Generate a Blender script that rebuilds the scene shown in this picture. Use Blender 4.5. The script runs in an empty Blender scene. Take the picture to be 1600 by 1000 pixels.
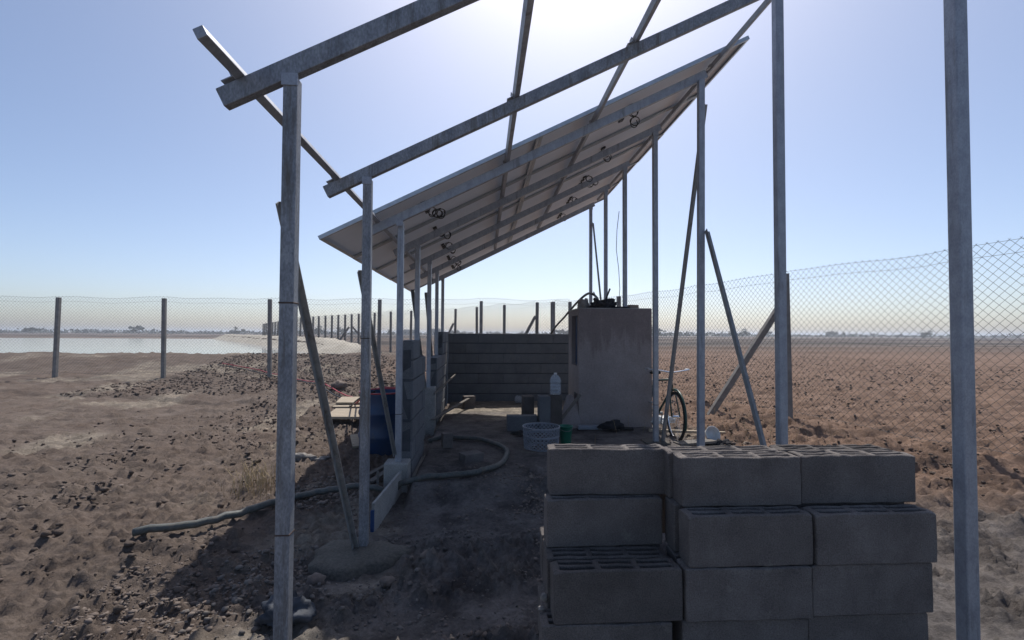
import bpy, math, random
import numpy as np
from mathutils import Vector, Matrix, Quaternion
R = math.radians
random.seed(7)
rng = np.random.default_rng(7)

# ------------------------------------------------------------------ camera
scene = bpy.context.scene
YAW, PITCH, ROLL = R(-3.4), R(1.58), R(0.3)
fw = Vector((-math.sin(YAW) * math.cos(PITCH), math.cos(YAW) * math.cos(PITCH), math.sin(PITCH)))
rt = Vector((math.cos(YAW), math.sin(YAW), 0))
up = rt.cross(fw)
rt2 = rt * math.cos(ROLL) + up * math.sin(ROLL)
up2 = -rt * math.sin(ROLL) + up * math.cos(ROLL)
cam = bpy.data.cameras.new('camera')
cam.sensor_width = 36
cam.lens = 751 / 1600 * 36
cam.clip_end = 6000
cam.clip_start = 0.05
camo = bpy.data.objects.new('camera', cam)
scene.collection.objects.link(camo)
m = Matrix((rt2, up2, -fw)).transposed().to_4x4()
m.translation = Vector((0, 0, 1.5))
camo.matrix_world = m
scene.camera = camo

# ------------------------------------------------------------------ light
SUN = Vector((0.136, 0.69, 1.0)).normalized()
world = bpy.data.worlds.new('World')
scene.world = world
world.use_nodes = True
nt = world.node_tree
bg = nt.nodes['Background']
sky = nt.nodes.new('ShaderNodeTexSky')
sky.sky_type = 'NISHITA'
sky.sun_disc = False
sky.sun_elevation = math.asin(SUN.z)
sky.sun_rotation = math.atan2(SUN.x, SUN.y)
sky.altitude = 0
sky.air_density = 0.7
sky.dust_density = 1.6
sky.ozone_density = 2.0
nt.links.new(sky.outputs[0], bg.inputs[0])
bg.inputs[1].default_value = 0.142
sl = bpy.data.lights.new('sun', 'SUN')
sl.energy = 4.2
sl.angle = R(0.53)
sl.color = (1.0, 0.95, 0.88)
so = bpy.data.objects.new('sun', sl)
scene.collection.objects.link(so)
so.rotation_mode = 'QUATERNION'
so.rotation_quaternion = SUN.to_track_quat('Z', 'Y')
so.location = (2, 8, 12)
scene.view_settings.view_transform = 'Standard'
scene.view_settings.look = 'None'
scene.view_settings.exposure = 0.1
scene.view_settings.gamma = 1.0
scene.cycles.max_bounces = 8
HAZE = 0.0011

# ------------------------------------------------------------------ helpers
COL = scene.collection
ORG = {}

def tag(o, label=None, cat=None, group=None, kind=None):
    if label: o['label'] = label
    if cat: o['category'] = cat
    if group: o['group'] = group
    if kind: o['kind'] = kind
    return o

def thing(name, loc, label, cat, group=None):
    o = bpy.data.objects.new(name, None)
    o.empty_display_size = 0.2
    COL.objects.link(o)
    o.location = loc
    ORG[o.name] = Vector(loc)
    return tag(o, label, cat, group)

class MB:
    def __init__(s):
        s.v = []; s.f = []; s.mi = []; s.cur = 0
    def add(s, vs, fs):
        n = len(s.v)
        s.v.extend([tuple(p) for p in vs])
        s.f.extend([tuple(i + n for i in f) for f in fs])
        s.mi.extend([s.cur] * len(fs))
        return s
    def box(s, c, d, rot=None):
        c = Vector(c); hx, hy, hz = d[0] / 2, d[1] / 2, d[2] / 2
        vs = [Vector((x, y, z)) for x in (-hx, hx) for y in (-hy, hy) for z in (-hz, hz)]
        if rot is not None: vs = [rot @ p for p in vs]
        return s.add([c + p for p in vs], [(0, 1, 3, 2), (4, 6, 7, 5), (0, 4, 5, 1), (2, 3, 7, 6), (0, 2, 6, 4), (1, 5, 7, 3)])
    def box2(s, a, b):
        return s.box([(a[i] + b[i]) / 2 for i in range(3)], [abs(b[i] - a[i]) for i in range(3)])
    def bar(s, p, q, w, h, upv=(0, 0, 1)):
        p = Vector(p); q = Vector(q); d = (q - p).normalized(); u = Vector(upv)
        sd = d.cross(u).normalized(); u = sd.cross(d).normalized()
        vs = []
        for e in (p, q):
            for a, b in ((-1, -1), (1, -1), (1, 1), (-1, 1)):
                vs.append(e + sd * a * w / 2 + u * b * h / 2)
        return s.add(vs, [(0, 1, 2, 3), (7, 6, 5, 4), (0, 4, 5, 1), (1, 5, 6, 2), (2, 6, 7, 3), (3, 7, 4, 0)])
    def angle(s, p, q, w, t=0.004, upv=(1, 0, 0)):
        # L section bar
        p = Vector(p); q = Vector(q); d = (q - p).normalized(); u = Vector(upv)
        sd = d.cross(u).normalized(); u = sd.cross(d).normalized()
        prof = [(0, 0), (w, 0), (w, t), (t, t), (t, w), (0, w)]
        vs = [e + sd * (a - w / 2) + u * (b - w / 2) for e in (p, q) for a, b in prof]
        n = 6
        fs = [(i, (i + 1) % n, (i + 1) % n + n, i + n) for i in range(n)]
        fs += [(0, 3, 2, 1), (0, 5, 4, 3), (n, n + 1, n + 2, n + 3), (n, n + 3, n + 4, n + 5)]
        return s.add(vs, fs)
    def tube(s, pts, r, n=8, closed=False, cap=True):
        pts = [Vector(p) for p in pts]; N = len(pts)
        rr = r if hasattr(r, '__len__') else [r] * N
        vs = []; prev = None
        for i, p in enumerate(pts):
            if closed: d = pts[(i + 1) % N] - pts[i - 1]
            else: d = pts[min(i + 1, N - 1)] - pts[max(i - 1, 0)]
            d = d.normalized()
            if prev is None:
                a = Vector((0, 0, 1)) if abs(d.z) < 0.9 else Vector((1, 0, 0))
                u = d.cross(a).normalized()
            else:
                u = (prev - d * prev.dot(d)).normalized()
            prev = u; w = d.cross(u)
            for k in range(n):
                t = 2 * math.pi * k / n
                vs.append(p + (u * math.cos(t) + w * math.sin(t)) * rr[i])
        fs = []
        for i in range(N if closed else N - 1):
            j = (i + 1) % N
            for k in range(n):
                fs.append((i * n + k, i * n + (k + 1) % n, j * n + (k + 1) % n, j * n + k))
        if cap and not closed:
            fs.append(tuple(range(n))[::-1]); fs.append(tuple((N - 1) * n + k for k in range(n)))
        return s.add(vs, fs)
    def lathe(s, prof, c=(0, 0, 0), n=24, axis=None):
        # prof: list of (r, z)
        vs = []; c = Vector(c)
        for r, z in prof:
            for k in range(n):
                t = 2 * math.pi * k / n
                p = Vector((r * math.cos(t), r * math.sin(t), z))
                if axis is not None: p = axis @ p
                vs.append(c + p)
        fs = []
        for i in range(len(prof) - 1):
            for k in range(n):
                fs.append((i * n + k, i * n + (k + 1) % n, (i + 1) * n + (k + 1) % n, (i + 1) * n + k))
        return s.add(vs, fs)
    def build(s, name, mat, parent=None, origin=None, smooth=False, bevel=0, seg=2):
        org = Vector(origin) if origin is not None else (ORG[parent.name] if parent is not None else Vector((0, 0, 0)))
        me = bpy.data.meshes.new(name)
        me.from_pydata([tuple(Vector(p) - org) for p in s.v], [], s.f)
        mats = mat if isinstance(mat, (list, tuple)) else [mat]
        for mm in mats: me.materials.append(mm)
        if len(mats) > 1: me.polygons.foreach_set('material_index', s.mi)
        if smooth:
            me.polygons.foreach_set('use_smooth', [True] * len(me.polygons))
        me.update()
        o = bpy.data.objects.new(name, me)
        COL.objects.link(o)
        if parent is not None: o.parent = parent
        else: o.location = org
        ORG[o.name] = org
        if bevel:
            b = o.modifiers.new('bevel', 'BEVEL'); b.width = bevel; b.segments = seg; b.limit_method = 'ANGLE'; b.angle_limit = R(40)
        return o

def catmull(P, n=8, closed=False):
    P = [Vector(p) for p in P]; out = []
    N = len(P)
    for i in range(N if closed else N - 1):
        if closed: a, b, c, d = P[i - 1], P[i], P[(i + 1) % N], P[(i + 2) % N]
        else: a, b, c, d = P[max(i - 1, 0)], P[i], P[i + 1], P[min(i + 2, N - 1)]
        for k in range(n):
            t = k / n
            out.append(0.5 * ((2 * b) + (c - a) * t + (2 * a - 5 * b + 4 * c - d) * t * t + (3 * b - a - 3 * c + d) * t ** 3))
    if not closed: out.append(P[-1])
    return out

def copy_thing(o, loc, rz=0.0, label=None, group=None, rot=None):
    c = o.copy(); COL.objects.link(c); c.location = loc
    c.rotation_euler = rot if rot is not None else (0, 0, rz)
    if label: c['label'] = label
    if group: c['group'] = group
    for ch in o.children:
        k = ch.copy(); COL.objects.link(k); k.parent = c
        for g in ch.children:
            q = g.copy(); COL.objects.link(q); q.parent = k
    return c

# numpy gradient-like value noise
_perm = rng.permutation(256)
_perm = np.concatenate([_perm, _perm])
_val = rng.random(256) * 2 - 1
def vnoise(x, y):
    x = np.asarray(x, float); y = np.asarray(y, float)
    xi = np.floor(x).astype(np.int64); yi = np.floor(y).astype(np.int64)
    xf = x - xi; yf = y - yi
    u = xf * xf * xf * (xf * (xf * 6 - 15) + 10); v = yf * yf * yf * (yf * (yf * 6 - 15) + 10)
    def h(a, b): return _val[_perm[(_perm[a & 255] + b) & 255]]
    n00 = h(xi, yi); n10 = h(xi + 1, yi); n01 = h(xi, yi + 1); n11 = h(xi + 1, yi + 1)
    return (n00 * (1 - u) + n10 * u) * (1 - v) + (n01 * (1 - u) + n11 * u) * v
def fbm(x, y, o=4, g=0.5):
    s = 0; a = 1; t = 0; x = np.asarray(x, float); y = np.asarray(y, float)
    for i in range(o):
        s = s + a * vnoise(x + 17.3 * i, y - 9.1 * i); t += a; a *= g
        x, y = x * 1.62 + y * 1.2, y * 1.62 - x * 1.2
    return s / t
def sm(x, a, b):
    t = np.clip((np.asarray(x, float) - a) / (b - a), 0, 1); return t * t * (3 - 2 * t)

# ------------------------------------------------------------------ materials
def mat(name, col=(.5, .5, .5), rough=.8, metal=0.0, col2=None, scale=5, detail=6, mix=(.35, .65), bump=0, bscale=40, bdist=.01, spec=.5, coords='Object', stretch=(1, 1, 1), trans=0, ior=1.45, alpha=1, fine=None):
    m = bpy.data.materials.new(name); m.use_nodes = True
    n = m.node_tree.nodes; l = m.node_tree.links; p = n['Principled BSDF']
    p.inputs['Base Color'].default_value = (*col, 1); p.inputs['Roughness'].default_value = rough
    p.inputs['Metallic'].default_value = metal; p.inputs['Specular IOR Level'].default_value = spec
    p.inputs['Transmission Weight'].default_value = trans; p.inputs['IOR'].default_value = ior; p.inputs['Alpha'].default_value = alpha
    tc = n.new('ShaderNodeTexCoord'); mp = n.new('ShaderNodeMapping'); l.new(tc.outputs[coords], mp.inputs[0])
    mp.inputs['Scale'].default_value = stretch
    oi = n.new('ShaderNodeObjectInfo'); ml = n.new('ShaderNodeMath'); ml.operation = 'MULTIPLY'; ml.inputs[1].default_value = 37.0
    l.new(oi.outputs['Random'], ml.inputs[0]); cb = n.new('ShaderNodeCombineXYZ'); l.new(ml.outputs[0], cb.inputs[0]); l.new(ml.outputs[0], cb.inputs[2])
    l.new(cb.outputs[0], mp.inputs['Location'])
    last = None
    if col2:
        t = n.new('ShaderNodeTexNoise'); t.inputs['Scale'].default_value = scale; t.inputs['Detail'].default_value = detail; t.inputs['Roughness'].default_value = .65
        l.new(mp.outputs[0], t.inputs[0])
        cr = n.new('ShaderNodeValToRGB'); cr.color_ramp.elements[0].position = mix[0]; cr.color_ramp.elements[1].position = mix[1]
        cr.color_ramp.elements[0].color = (*col, 1); cr.color_ramp.elements[1].color = (*col2, 1)
        l.new(t.outputs[0], cr.inputs[0]); last = cr.outputs[0]
        if fine:
            t2 = n.new('ShaderNodeTexNoise'); t2.inputs['Scale'].default_value = fine[0]; t2.inputs['Detail'].default_value = 3
            l.new(mp.outputs[0], t2.inputs[0])
            r2 = n.new('ShaderNodeMapRange'); r2.inputs[1].default_value = .3; r2.inputs[2].default_value = .7; r2.inputs[3].default_value = 1 - fine[1]; r2.inputs[4].default_value = 1 + fine[1]
            l.new(t2.outputs[0], r2.inputs[0])
            mx = n.new('ShaderNodeVectorMath'); mx.operation = 'SCALE'; l.new(last, mx.inputs[0]); l.new(r2.outputs[0], mx.inputs['Scale']); last = mx.outputs[0]
        l.new(last, p.inputs['Base Color'])
    if bump:
        t = n.new('ShaderNodeTexNoise'); t.inputs['Scale'].default_value = bscale; t.inputs['Detail'].default_value = 5; t.inputs['Roughness'].default_value = .7
        l.new(mp.outputs[0], t.inputs[0]); b = n.new('ShaderNodeBump'); b.inputs['Strength'].default_value = bump; b.inputs['Distance'].default_value = bdist
        l.new(t.outputs[0], b.inputs['Height']); l.new(b.outputs[0], p.inputs['Normal'])
    return m

M = {}
M['galv'] = mat('galvanised steel', (.27, .285, .325), .5, .3, (.39, .41, .45), 16, 5, (.3, .7), .15, 90, .002, fine=(160, .12), stretch=(1, 1, .7))
M['galv_old'] = mat('weathered galvanised steel', (.17, .18, .205), .55, .3, (.34, .35, .37), 11, 8, (.3, .72), .3, 60, .003, fine=(140, .25), stretch=(1, 1, .5))
M['brace'] = mat('painted steel angle', (.22, .235, .24), .6, .2, (.32, .32, .32), 14, 6, (.35, .65), .2, 60, .002)
M['backsheet'] = mat('panel backsheet', (.74, .79, .88), .6, 0, (.78, .83, .92), 3, 4, (.3, .7), .05, 8, .003)
M['alu'] = mat('aluminium frame', (.40, .42, .44), .4, .6, (.5, .52, .54), 9, 3)
M['cell'] = mat('solar cells', (.012, .016, .035), .12, 0, (.016, .022, .05), 8, 2)
M['blackp'] = mat('black plastic', (.02, .02, .022), .5)
M['cable'] = mat('black cable', (.018, .018, .02), .5)
M['block'] = mat('hollow concrete block', (.088, .076, .070), .95, 0, (.165, .146, .136), 5, 9, (.3, .72), .8, 150, .004, fine=(200, .3))
M['wallblock'] = mat('wall concrete block', (.11, .117, .128), .95, 0, (.155, .162, .172), 3.5, 8, (.3, .7), .6, 90, .005, fine=(120, .25), coords='Object')
M['mortar'] = mat('mortar', (.05, .055, .065), .95, 0, (.085, .09, .10), 8, 5, bump=.6, bscale=60)
M['concrete'] = mat('rough concrete', (.22, .215, .205), .92, 0, (.34, .33, .31), 6, 8, (.3, .7), .6, 60, .006, fine=(90, .2))
M['pad'] = mat('dusty concrete pad', (.085, .078, .066), .95, 0, (.13, .118, .10), 5, 9, (.3, .7), .8, 40, .012, fine=(60, .25))
M['postc'] = mat('concrete fence post', (.17, .165, .16), .9, 0, (.26, .25, .24), 7, 6, bump=.4, bscale=60)
M['wire'] = mat('fence wire', (.10, .105, .11), .8, 0.0, spec=.2)
M['hose'] = mat('thick hose', (.055, .060, .058), .6, 0, (.10, .108, .10), 30, 4, bump=.2, bscale=80)
M['redhose'] = mat('red hose', (.42, .05, .06), .45)
M['barrel'] = mat('blue plastic barrel', (.008, .03, .085), .42, 0, (.015, .048, .125), 4, 6, bump=.1, bscale=20)
M['wood'] = mat('raw plywood', (.27, .22, .16), .8, 0, (.42, .35, .26), 6, 7, (.3, .7), .3, 40, .003, stretch=(1, 6, 1))
M['woodgrey'] = mat('old timber', (.11, .10, .09), .9, 0, (.19, .17, .15), 8, 7, (.3, .7), .5, 50, .004, stretch=(6, 1, 1))
M['white'] = mat('white plastic', (.66, .66, .66), .4, 0, (.55, .55, .53), 12, 5)
M['basket'] = mat('pale plastic lattice', (.26, .28, .32), .45, 0, (.19, .21, .24), 10, 4)
M['green'] = mat('green plastic', (.012, .13, .085), .4, 0, (.018, .17, .11), 6, 3)
M['clear'] = mat('clear plastic', (.90, .95, 1.0), .15, 0, trans=.82, ior=1.3, bump=.3, bscale=30, bdist=.004)
M['water_in'] = mat('bottled water', (.9, .95, .97), .02, 0, trans=1, ior=1.33)
M['bag'] = mat('crumpled plastic film', (.025, .03, .04), .6, 0, (.08, .09, .11), 6, 4, spec=.2, bump=.4, bscale=25, bdist=.01)
M['cloth'] = mat('black cloth', (.012, .012, .016), .95, 0, (.025, .025, .03), 9, 5, bump=.7, bscale=30, bdist=.01)
M['sack'] = mat('sack', (.16, .15, .14), .95, 0, (.30, .28, .26), 9, 5, bump=.6, bscale=40, bdist=.01)
M['rubber'] = mat('rubber', (.015, .015, .016), .7)
M['chrome'] = mat('chrome', (.75, .75, .76), .18, 1.0)
M['bikepaint'] = mat('dark bicycle paint', (.015, .06, .05), .35)
M['liner'] = mat('pond liner', (.30, .27, .215), .8, 0, (.44, .40, .33), 1.2, 6, (.35, .65), .6, 3, .05)
M['leaf'] = mat('far foliage', (.045, .055, .035), .9, 0, (.075, .085, .05), .5, 4)
M['bark'] = mat('bark', (.09, .07, .055), .95)
M['grass'] = mat('dry grass', (.30, .22, .11), .85, 0, (.40, .31, .17), 6, 3)
M['bluepaint'] = mat('blue paint', (.012, .045, .14), .6)
M['farwall'] = mat('far wall render', (.25, .24, .23), .9)
M['stone'] = mat('stone', (.115, .09, .076), .95, 0, (.24, .195, .165), 2.5, 6, (.3, .75), .6, 60, .005)
M['rubble'] = mat('rubble lumps', (.085, .074, .068), .95, 0, (.20, .178, .16), 1.5, 4, (.3, .7), .6, 50, .005)
M['rust'] = mat('rusty bar', (.06, .045, .04), .8, .2, (.11, .075, .06), 20, 4)

def cabin_mat():
    m = mat('stained render', (.30, .265, .255), .92, 0, (.235, .205, .20), 2.2, 9, (.35, .65), .5, 35, .006, fine=(70, .12))
    n = m.node_tree.nodes; l = m.node_tree.links; p = n['Principled BSDF']
    src = p.inputs['Base Color'].links[0].from_socket
    tc = n.new('ShaderNodeTexCoord'); mp = n.new('ShaderNodeMapping'); mp.inputs['Scale'].default_value = (3.2, 3.2, .55)
    l.new(tc.outputs['Object'], mp.inputs[0])
    t = n.new('ShaderNodeTexNoise'); t.inputs['Scale'].default_value = 3.5; t.inputs['Detail'].default_value = 6; t.inputs['Roughness'].default_value = .7; l.new(mp.outputs[0], t.inputs[0])
    sp = n.new('ShaderNodeSeparateXYZ'); l.new(tc.outputs['Object'], sp.inputs[0])
    g = n.new('ShaderNodeMapRange'); g.inputs[1].default_value = 1.0; g.inputs[2].default_value = 1.55; g.inputs[3].default_value = -.14; g.inputs[4].default_value = .2; l.new(sp.outputs[2], g.inputs[0])
    a = n.new('ShaderNodeMath'); a.operation = 'ADD'; l.new(t.outputs[0], a.inputs[0]); l.new(g.outputs[0], a.inputs[1])
    cr = n.new('ShaderNodeValToRGB'); cr.color_ramp.elements[0].position = .47; cr.color_ramp.elements[1].position = .60
    cr.color_ramp.elements[0].color = (1, 1, 1, 1); cr.color_ramp.elements[1].color = (.78, .74, .74, 1); l.new(a.outputs[0], cr.inputs[0])
    mx = n.new('ShaderNodeVectorMath'); mx.operation = 'MULTIPLY'; l.new(src, mx.inputs[0]); l.new(cr.outputs[0], mx.inputs[1]); l.new(mx.outputs[0], p.inputs['Base Color'])
    return m
M['cabin'] = cabin_mat()
def vary(m, lo, hi, island=False, pits=None):
    n = m.node_tree.nodes; l = m.node_tree.links; p = n['Principled BSDF']
    src = p.inputs['Base Color'].links[0].from_socket
    if island: r_ = n.new('ShaderNodeNewGeometry').outputs['Random Per Island']
    else: r_ = n.new('ShaderNodeObjectInfo').outputs['Random']
    mr = n.new('ShaderNodeMapRange'); mr.inputs[3].default_value = lo; mr.inputs[4].default_value = hi; l.new(r_, mr.inputs[0])
    mx = n.new('ShaderNodeVectorMath'); mx.operation = 'SCALE'; l.new(src, mx.inputs[0]); l.new(mr.outputs[0], mx.inputs['Scale']); l.new(mx.outputs[0], p.inputs['Base Color'])
    if pits:
        b0 = p.inputs['Normal'].links[0].from_socket
        tc = n.new('ShaderNodeTexCoord'); v = n.new('ShaderNodeTexVoronoi'); v.inputs['Scale'].default_value = pits[0]; l.new(tc.outputs['Object'], v.inputs['Vector'])
        rr = n.new('ShaderNodeMapRange'); rr.inputs[1].default_value = .05; rr.inputs[2].default_value = .30; l.new(v.outputs['Distance'], rr.inputs[0])
        b = n.new('ShaderNodeBump'); b.inputs['Strength'].default_value = pits[1]; b.inputs['Distance'].default_value = pits[2]; l.new(rr.outputs[0], b.inputs['Height']); l.new(b0, b.inputs['Normal']); l.new(b.outputs[0], p.inputs['Normal'])
def runs(m, col, lo, hi, sc=(7, 7, .7)):
    n = m.node_tree.nodes; l = m.node_tree.links; p = n['Principled BSDF']; src = p.inputs['Base Color'].links[0].from_socket
    g = n.new('ShaderNodeNewGeometry'); mp = n.new('ShaderNodeMapping'); mp.inputs['Scale'].default_value = sc; l.new(g.outputs['Position'], mp.inputs[0])
    t = n.new('ShaderNodeTexNoise'); t.inputs['Scale'].default_value = 2.0; t.inputs['Detail'].default_value = 8; t.inputs['Roughness'].default_value = .75; l.new(mp.outputs[0], t.inputs[0])
    r_ = n.new('ShaderNodeMapRange'); r_.inputs[1].default_value = lo; r_.inputs[2].default_value = hi; l.new(t.outputs[0], r_.inputs[0])
    x = n.new('ShaderNodeMix'); x.data_type = 'RGBA'; l.new(r_.outputs[0], x.inputs[0]); l.new(src, x.inputs[6]); x.inputs[7].default_value = (*col, 1); l.new(x.outputs[2], p.inputs['Base Color'])
runs(M['galv_old'], (.13, .115, .10), .52, .66); runs(M['galv'], (.17, .165, .165), .55, .70); runs(M['brace'], (.12, .10, .085), .52, .68)
runs(M['barrel'], (.06, .065, .07), .56, .74, (3, 3, 3)); runs(M['wallblock'], (.17, .165, .16), .58, .72, (2, 2, 2)); runs(M['block'], (.22, .20, .18), .60, .76, (4, 4, 4)); runs(M['hose'], (.13, .11, .09), .5, .65, (6, 6, 6))
vary(M['block'], .75, 1.25, pits=(85, .6, .003)); vary(M['wallblock'], .93, 1.08, island=True, pits=(60, .8, .004))

def ground_mat():
    m = bpy.data.materials.new('soil'); m.use_nodes = True
    n = m.node_tree.nodes; l = m.node_tree.links; p = n['Principled BSDF']
    p.inputs['Roughness'].default_value = .95; p.inputs['Specular IOR Level'].default_value = .2
    g = n.new('ShaderNodeNewGeometry')
    def noise(s, d=6, r=.6, src=None):
        t = n.new('ShaderNodeTexNoise'); t.inputs['Scale'].default_value = s; t.inputs['Detail'].default_value = d; t.inputs['Roughness'].default_value = r
        l.new(src or g.outputs['Position'], t.inputs[0]); return t.outputs[0]
    def ramp(f, a, b, ca, cb):
        c = n.new('ShaderNodeValToRGB'); c.color_ramp.elements[0].position = a; c.color_ramp.elements[1].position = b
        c.color_ramp.elements[0].color = (*ca, 1); c.color_ramp.elements[1].color = (*cb, 1); l.new(f, c.inputs[0]); return c.outputs[0]
    def mixc(f, a, b):
        x = n.new('ShaderNodeMix'); x.data_type = 'RGBA'; l.new(f, x.inputs[0]) if not isinstance(f, float) else None
        l.new(a, x.inputs[6]); l.new(b, x.inputs[7]); return x.outputs[2]
    c1 = ramp(noise(2.2, 8, .65), .35, .65, (.082, .066, .056), (.15, .124, .106))
    c2 = ramp(noise(.7, 6), .4, .62, (.115, .082, .065), (.15, .115, .095))
    at = n.new('ShaderNodeAttribute'); at.attribute_name = 'zone'
    sp = n.new('ShaderNodeSeparateColor'); l.new(at.outputs['Color'], sp.inputs[0])
    field = ramp(noise(1.3, 8, .7), .3, .7, (.13, .082, .058), (.22, .145, .106))
    base = mixc(noise(.5, 3), c1, c2)
    base = mixc(sp.outputs[0], base, field)
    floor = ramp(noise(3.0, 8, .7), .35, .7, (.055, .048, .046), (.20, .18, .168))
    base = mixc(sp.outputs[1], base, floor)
    # older, greyer ploughed land beyond the nearest field
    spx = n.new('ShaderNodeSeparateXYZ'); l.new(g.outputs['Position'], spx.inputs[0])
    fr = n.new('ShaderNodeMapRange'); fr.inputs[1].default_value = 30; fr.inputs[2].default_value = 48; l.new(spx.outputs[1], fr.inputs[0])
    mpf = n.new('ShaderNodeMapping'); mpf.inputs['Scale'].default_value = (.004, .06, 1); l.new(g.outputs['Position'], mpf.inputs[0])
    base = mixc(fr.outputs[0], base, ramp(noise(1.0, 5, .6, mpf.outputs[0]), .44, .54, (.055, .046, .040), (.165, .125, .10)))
    # pale cement dust; the same colour also paints sunlight on the ground
    pale = ramp(noise(6, 6, .7), .45, .7, (.20, .175, .14), (.44, .38, .30))
    base = mixc(sp.outputs[2], base, pale)
    sp2 = n.new('ShaderNodeMapRange'); sp2.inputs[1].default_value = .3; sp2.inputs[2].default_value = .7; sp2.inputs[3].default_value = .72; sp2.inputs[4].default_value = 1.28
    l.new(noise(38, 5, .75), sp2.inputs[0])
    mx = n.new('ShaderNodeVectorMath'); mx.operation = 'SCALE'; l.new(base, mx.inputs[0]); l.new(sp2.outputs[0], mx.inputs['Scale'])
    l.new(mx.outputs[0], p.inputs['Base Color'])
    b1 = n.new('ShaderNodeBump'); b1.inputs['Strength'].default_value = .9; b1.inputs['Distance'].default_value = .02; l.new(noise(26, 8, .75), b1.inputs['Height'])
    b2 = n.new('ShaderNodeBump'); b2.inputs['Strength'].default_value = .6; b2.inputs['Distance'].default_value = .006; l.new(noise(130, 4, .7), b2.inputs['Height']); l.new(b1.outputs[0], b2.inputs['Normal'])
    l.new(b2.outputs[0], p.inputs['Normal'])
    return m
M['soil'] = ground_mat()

# ------------------------------------------------------------------ terrain
CREST = [(-5.0, 21.3), (-8.3, 26), (-12, 32), (-20, 44.5), (-34, 66)]
def seg_dist(x, y, P):
    best = np.full(np.shape(x), 1e9)
    for (ax, ay), (bx, by) in zip(P[:-1], P[1:]):
        dx, dy = bx - ax, by - ay; t = np.clip(((x - ax) * dx + (y - ay) * dy) / (dx * dx + dy * dy), 0, 1)
        best = np.minimum(best, np.hypot(x - ax - t * dx, y - ay - t * dy))
    return best
def pad_mask(x, y):
    return sm(y + .12 * np.asarray(fbm(x * 1.7, y * 0 + 3, 2)), 4.0, 4.45) * (1 - sm(y, 11.0, 12.5)) * sm(x, -.70, -.62) * (1 - sm(x, 2.35, 2.8))
def height(x, y):
    x = np.asarray(x, float); y = np.asarray(y, float)
    pad = pad_mask(x, y)
    h = .02 * np.ones_like(x) * 0
    right = sm(x, 2.2, 2.9) * sm(y, 3.5, 5.5)
    h = h + .15 * pad + .09 * right * (1 - pad)
    left = 1 - sm(x, -1.2, -.85)
    # ground left of the array: slight rise away from the camera, cut bank of a trench
    h = h + left * .06 * sm(y, 4.5, 8)
    edge = 9.3 + .5 * fbm(x * .8, y * .0 + 1.5, 3) - .35 * (x + 3.2)
    tr = (1 - sm(x + .25 * fbm(y * 1.3, x * .9 + 5, 3), -3.05, -2.75)) * sm(y, 5.0, 6.2)
    h = h - .42 * tr * (1 - sm(y, edge - .22, edge + .05))
    # spoil heaps
    def heap(cx, cy, rx, ry, a):
        return a * np.exp(-(((x - cx) / rx) ** 2 + ((y - cy) / ry) ** 2))
    h = h + heap(-3.6, 11.6, 1.6, .8, .16) + heap(-2.5, 12.6, .8, .7, .24) + heap(-2.75, 8.2, .35, .9, .12) + heap(-5.8, 12.3, 1.5, .8, .12)
    h = h + heap(-1.15, 4.35, .25, .5, .04) + heap(-.45, 3.5, .9, .25, .03) + heap(-1.0, 2.75, .25, .2, .03) + heap(.0, 4.0, 1.0, .15, .03)
    # reservoir embankment, near bank
    nb = sm(y, 14.4, 19.5) * (1 - sm(y, 20.6, 22.5)) * (1 - sm(x, -4.6, -2.2))
    h = h + .50 * nb
    d = seg_dist(x, y, CREST)
    h = np.maximum(h, (.95 - .40 * (1 - sm(y, 21, 26))) * (1 - sm(d, .5, 3.4)))
    inside = (x < np.interp(y, [c[1] for c in CREST], [c[0] for c in CREST]) - .9) & (y > 21.6) & (y < 80)
    h = np.where(inside & (d > .55), np.minimum(h, .2), h)
    # ditch banks across the far field
    for yy, a, w in ((33, .16, .7), (41, .30, .8), (47, .16, .9), (62, .35, 1.3), (92, .5, 2.0), (150, .5, 3)):
        h = h + a * np.exp(-((y - yy - .03 * x - fbm(x * .05, y * 0 + yy, 2)) / w) ** 2) * sm(x, -.34 * y + 1, -.34 * y + 8)
    # roughness
    fld = sm(x, 2.9, 3.4) + sm(y, 12, 15) * sm(x, -4, -2); fld = np.clip(fld, 0, 1)
    lf = left * (1 - fld)
    inner = np.clip(1 - fld - lf, 0, 1)
    fade = 1 / (1 + (y / 45.0) ** 2)
    r1 = fbm(x * 1.1, y * 1.1, 4)
    clod = np.maximum(0, fbm(x * 5.5, y * 5.5, 3) + .05)
    clod2 = np.maximum(0, fbm(x * 15 + 5, y * 15, 3))
    furrow = fbm(x * 1.5, y * 4.5, 3)
    smooth_floor = pad * sm(y, 4.5, 5)
    clod3 = np.abs(fbm(x * 31 + 2, y * 31 - 7, 2))
    h = h + fld * fade * (.05 * r1 + .06 * clod + .08 * clod2 + .09 * furrow + .05 * clod3)
    h = h + lf * (.06 * r1 + .05 * clod + .085 * clod2 + .035 * clod3)
    patch = sm(fbm(x * .9 + 8, y * 1.6, 3), -.12, .18)
    h = h + inner * ((1 - smooth_floor) * (.04 * r1 + (.25 + patch) * (.04 * clod + .10 * clod2 + .05 * clod3)) + smooth_floor * (.02 * r1 + .012 * clod + .012 * clod2))
    # flattened where the footings, walls and block stack stand
    return h

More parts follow.
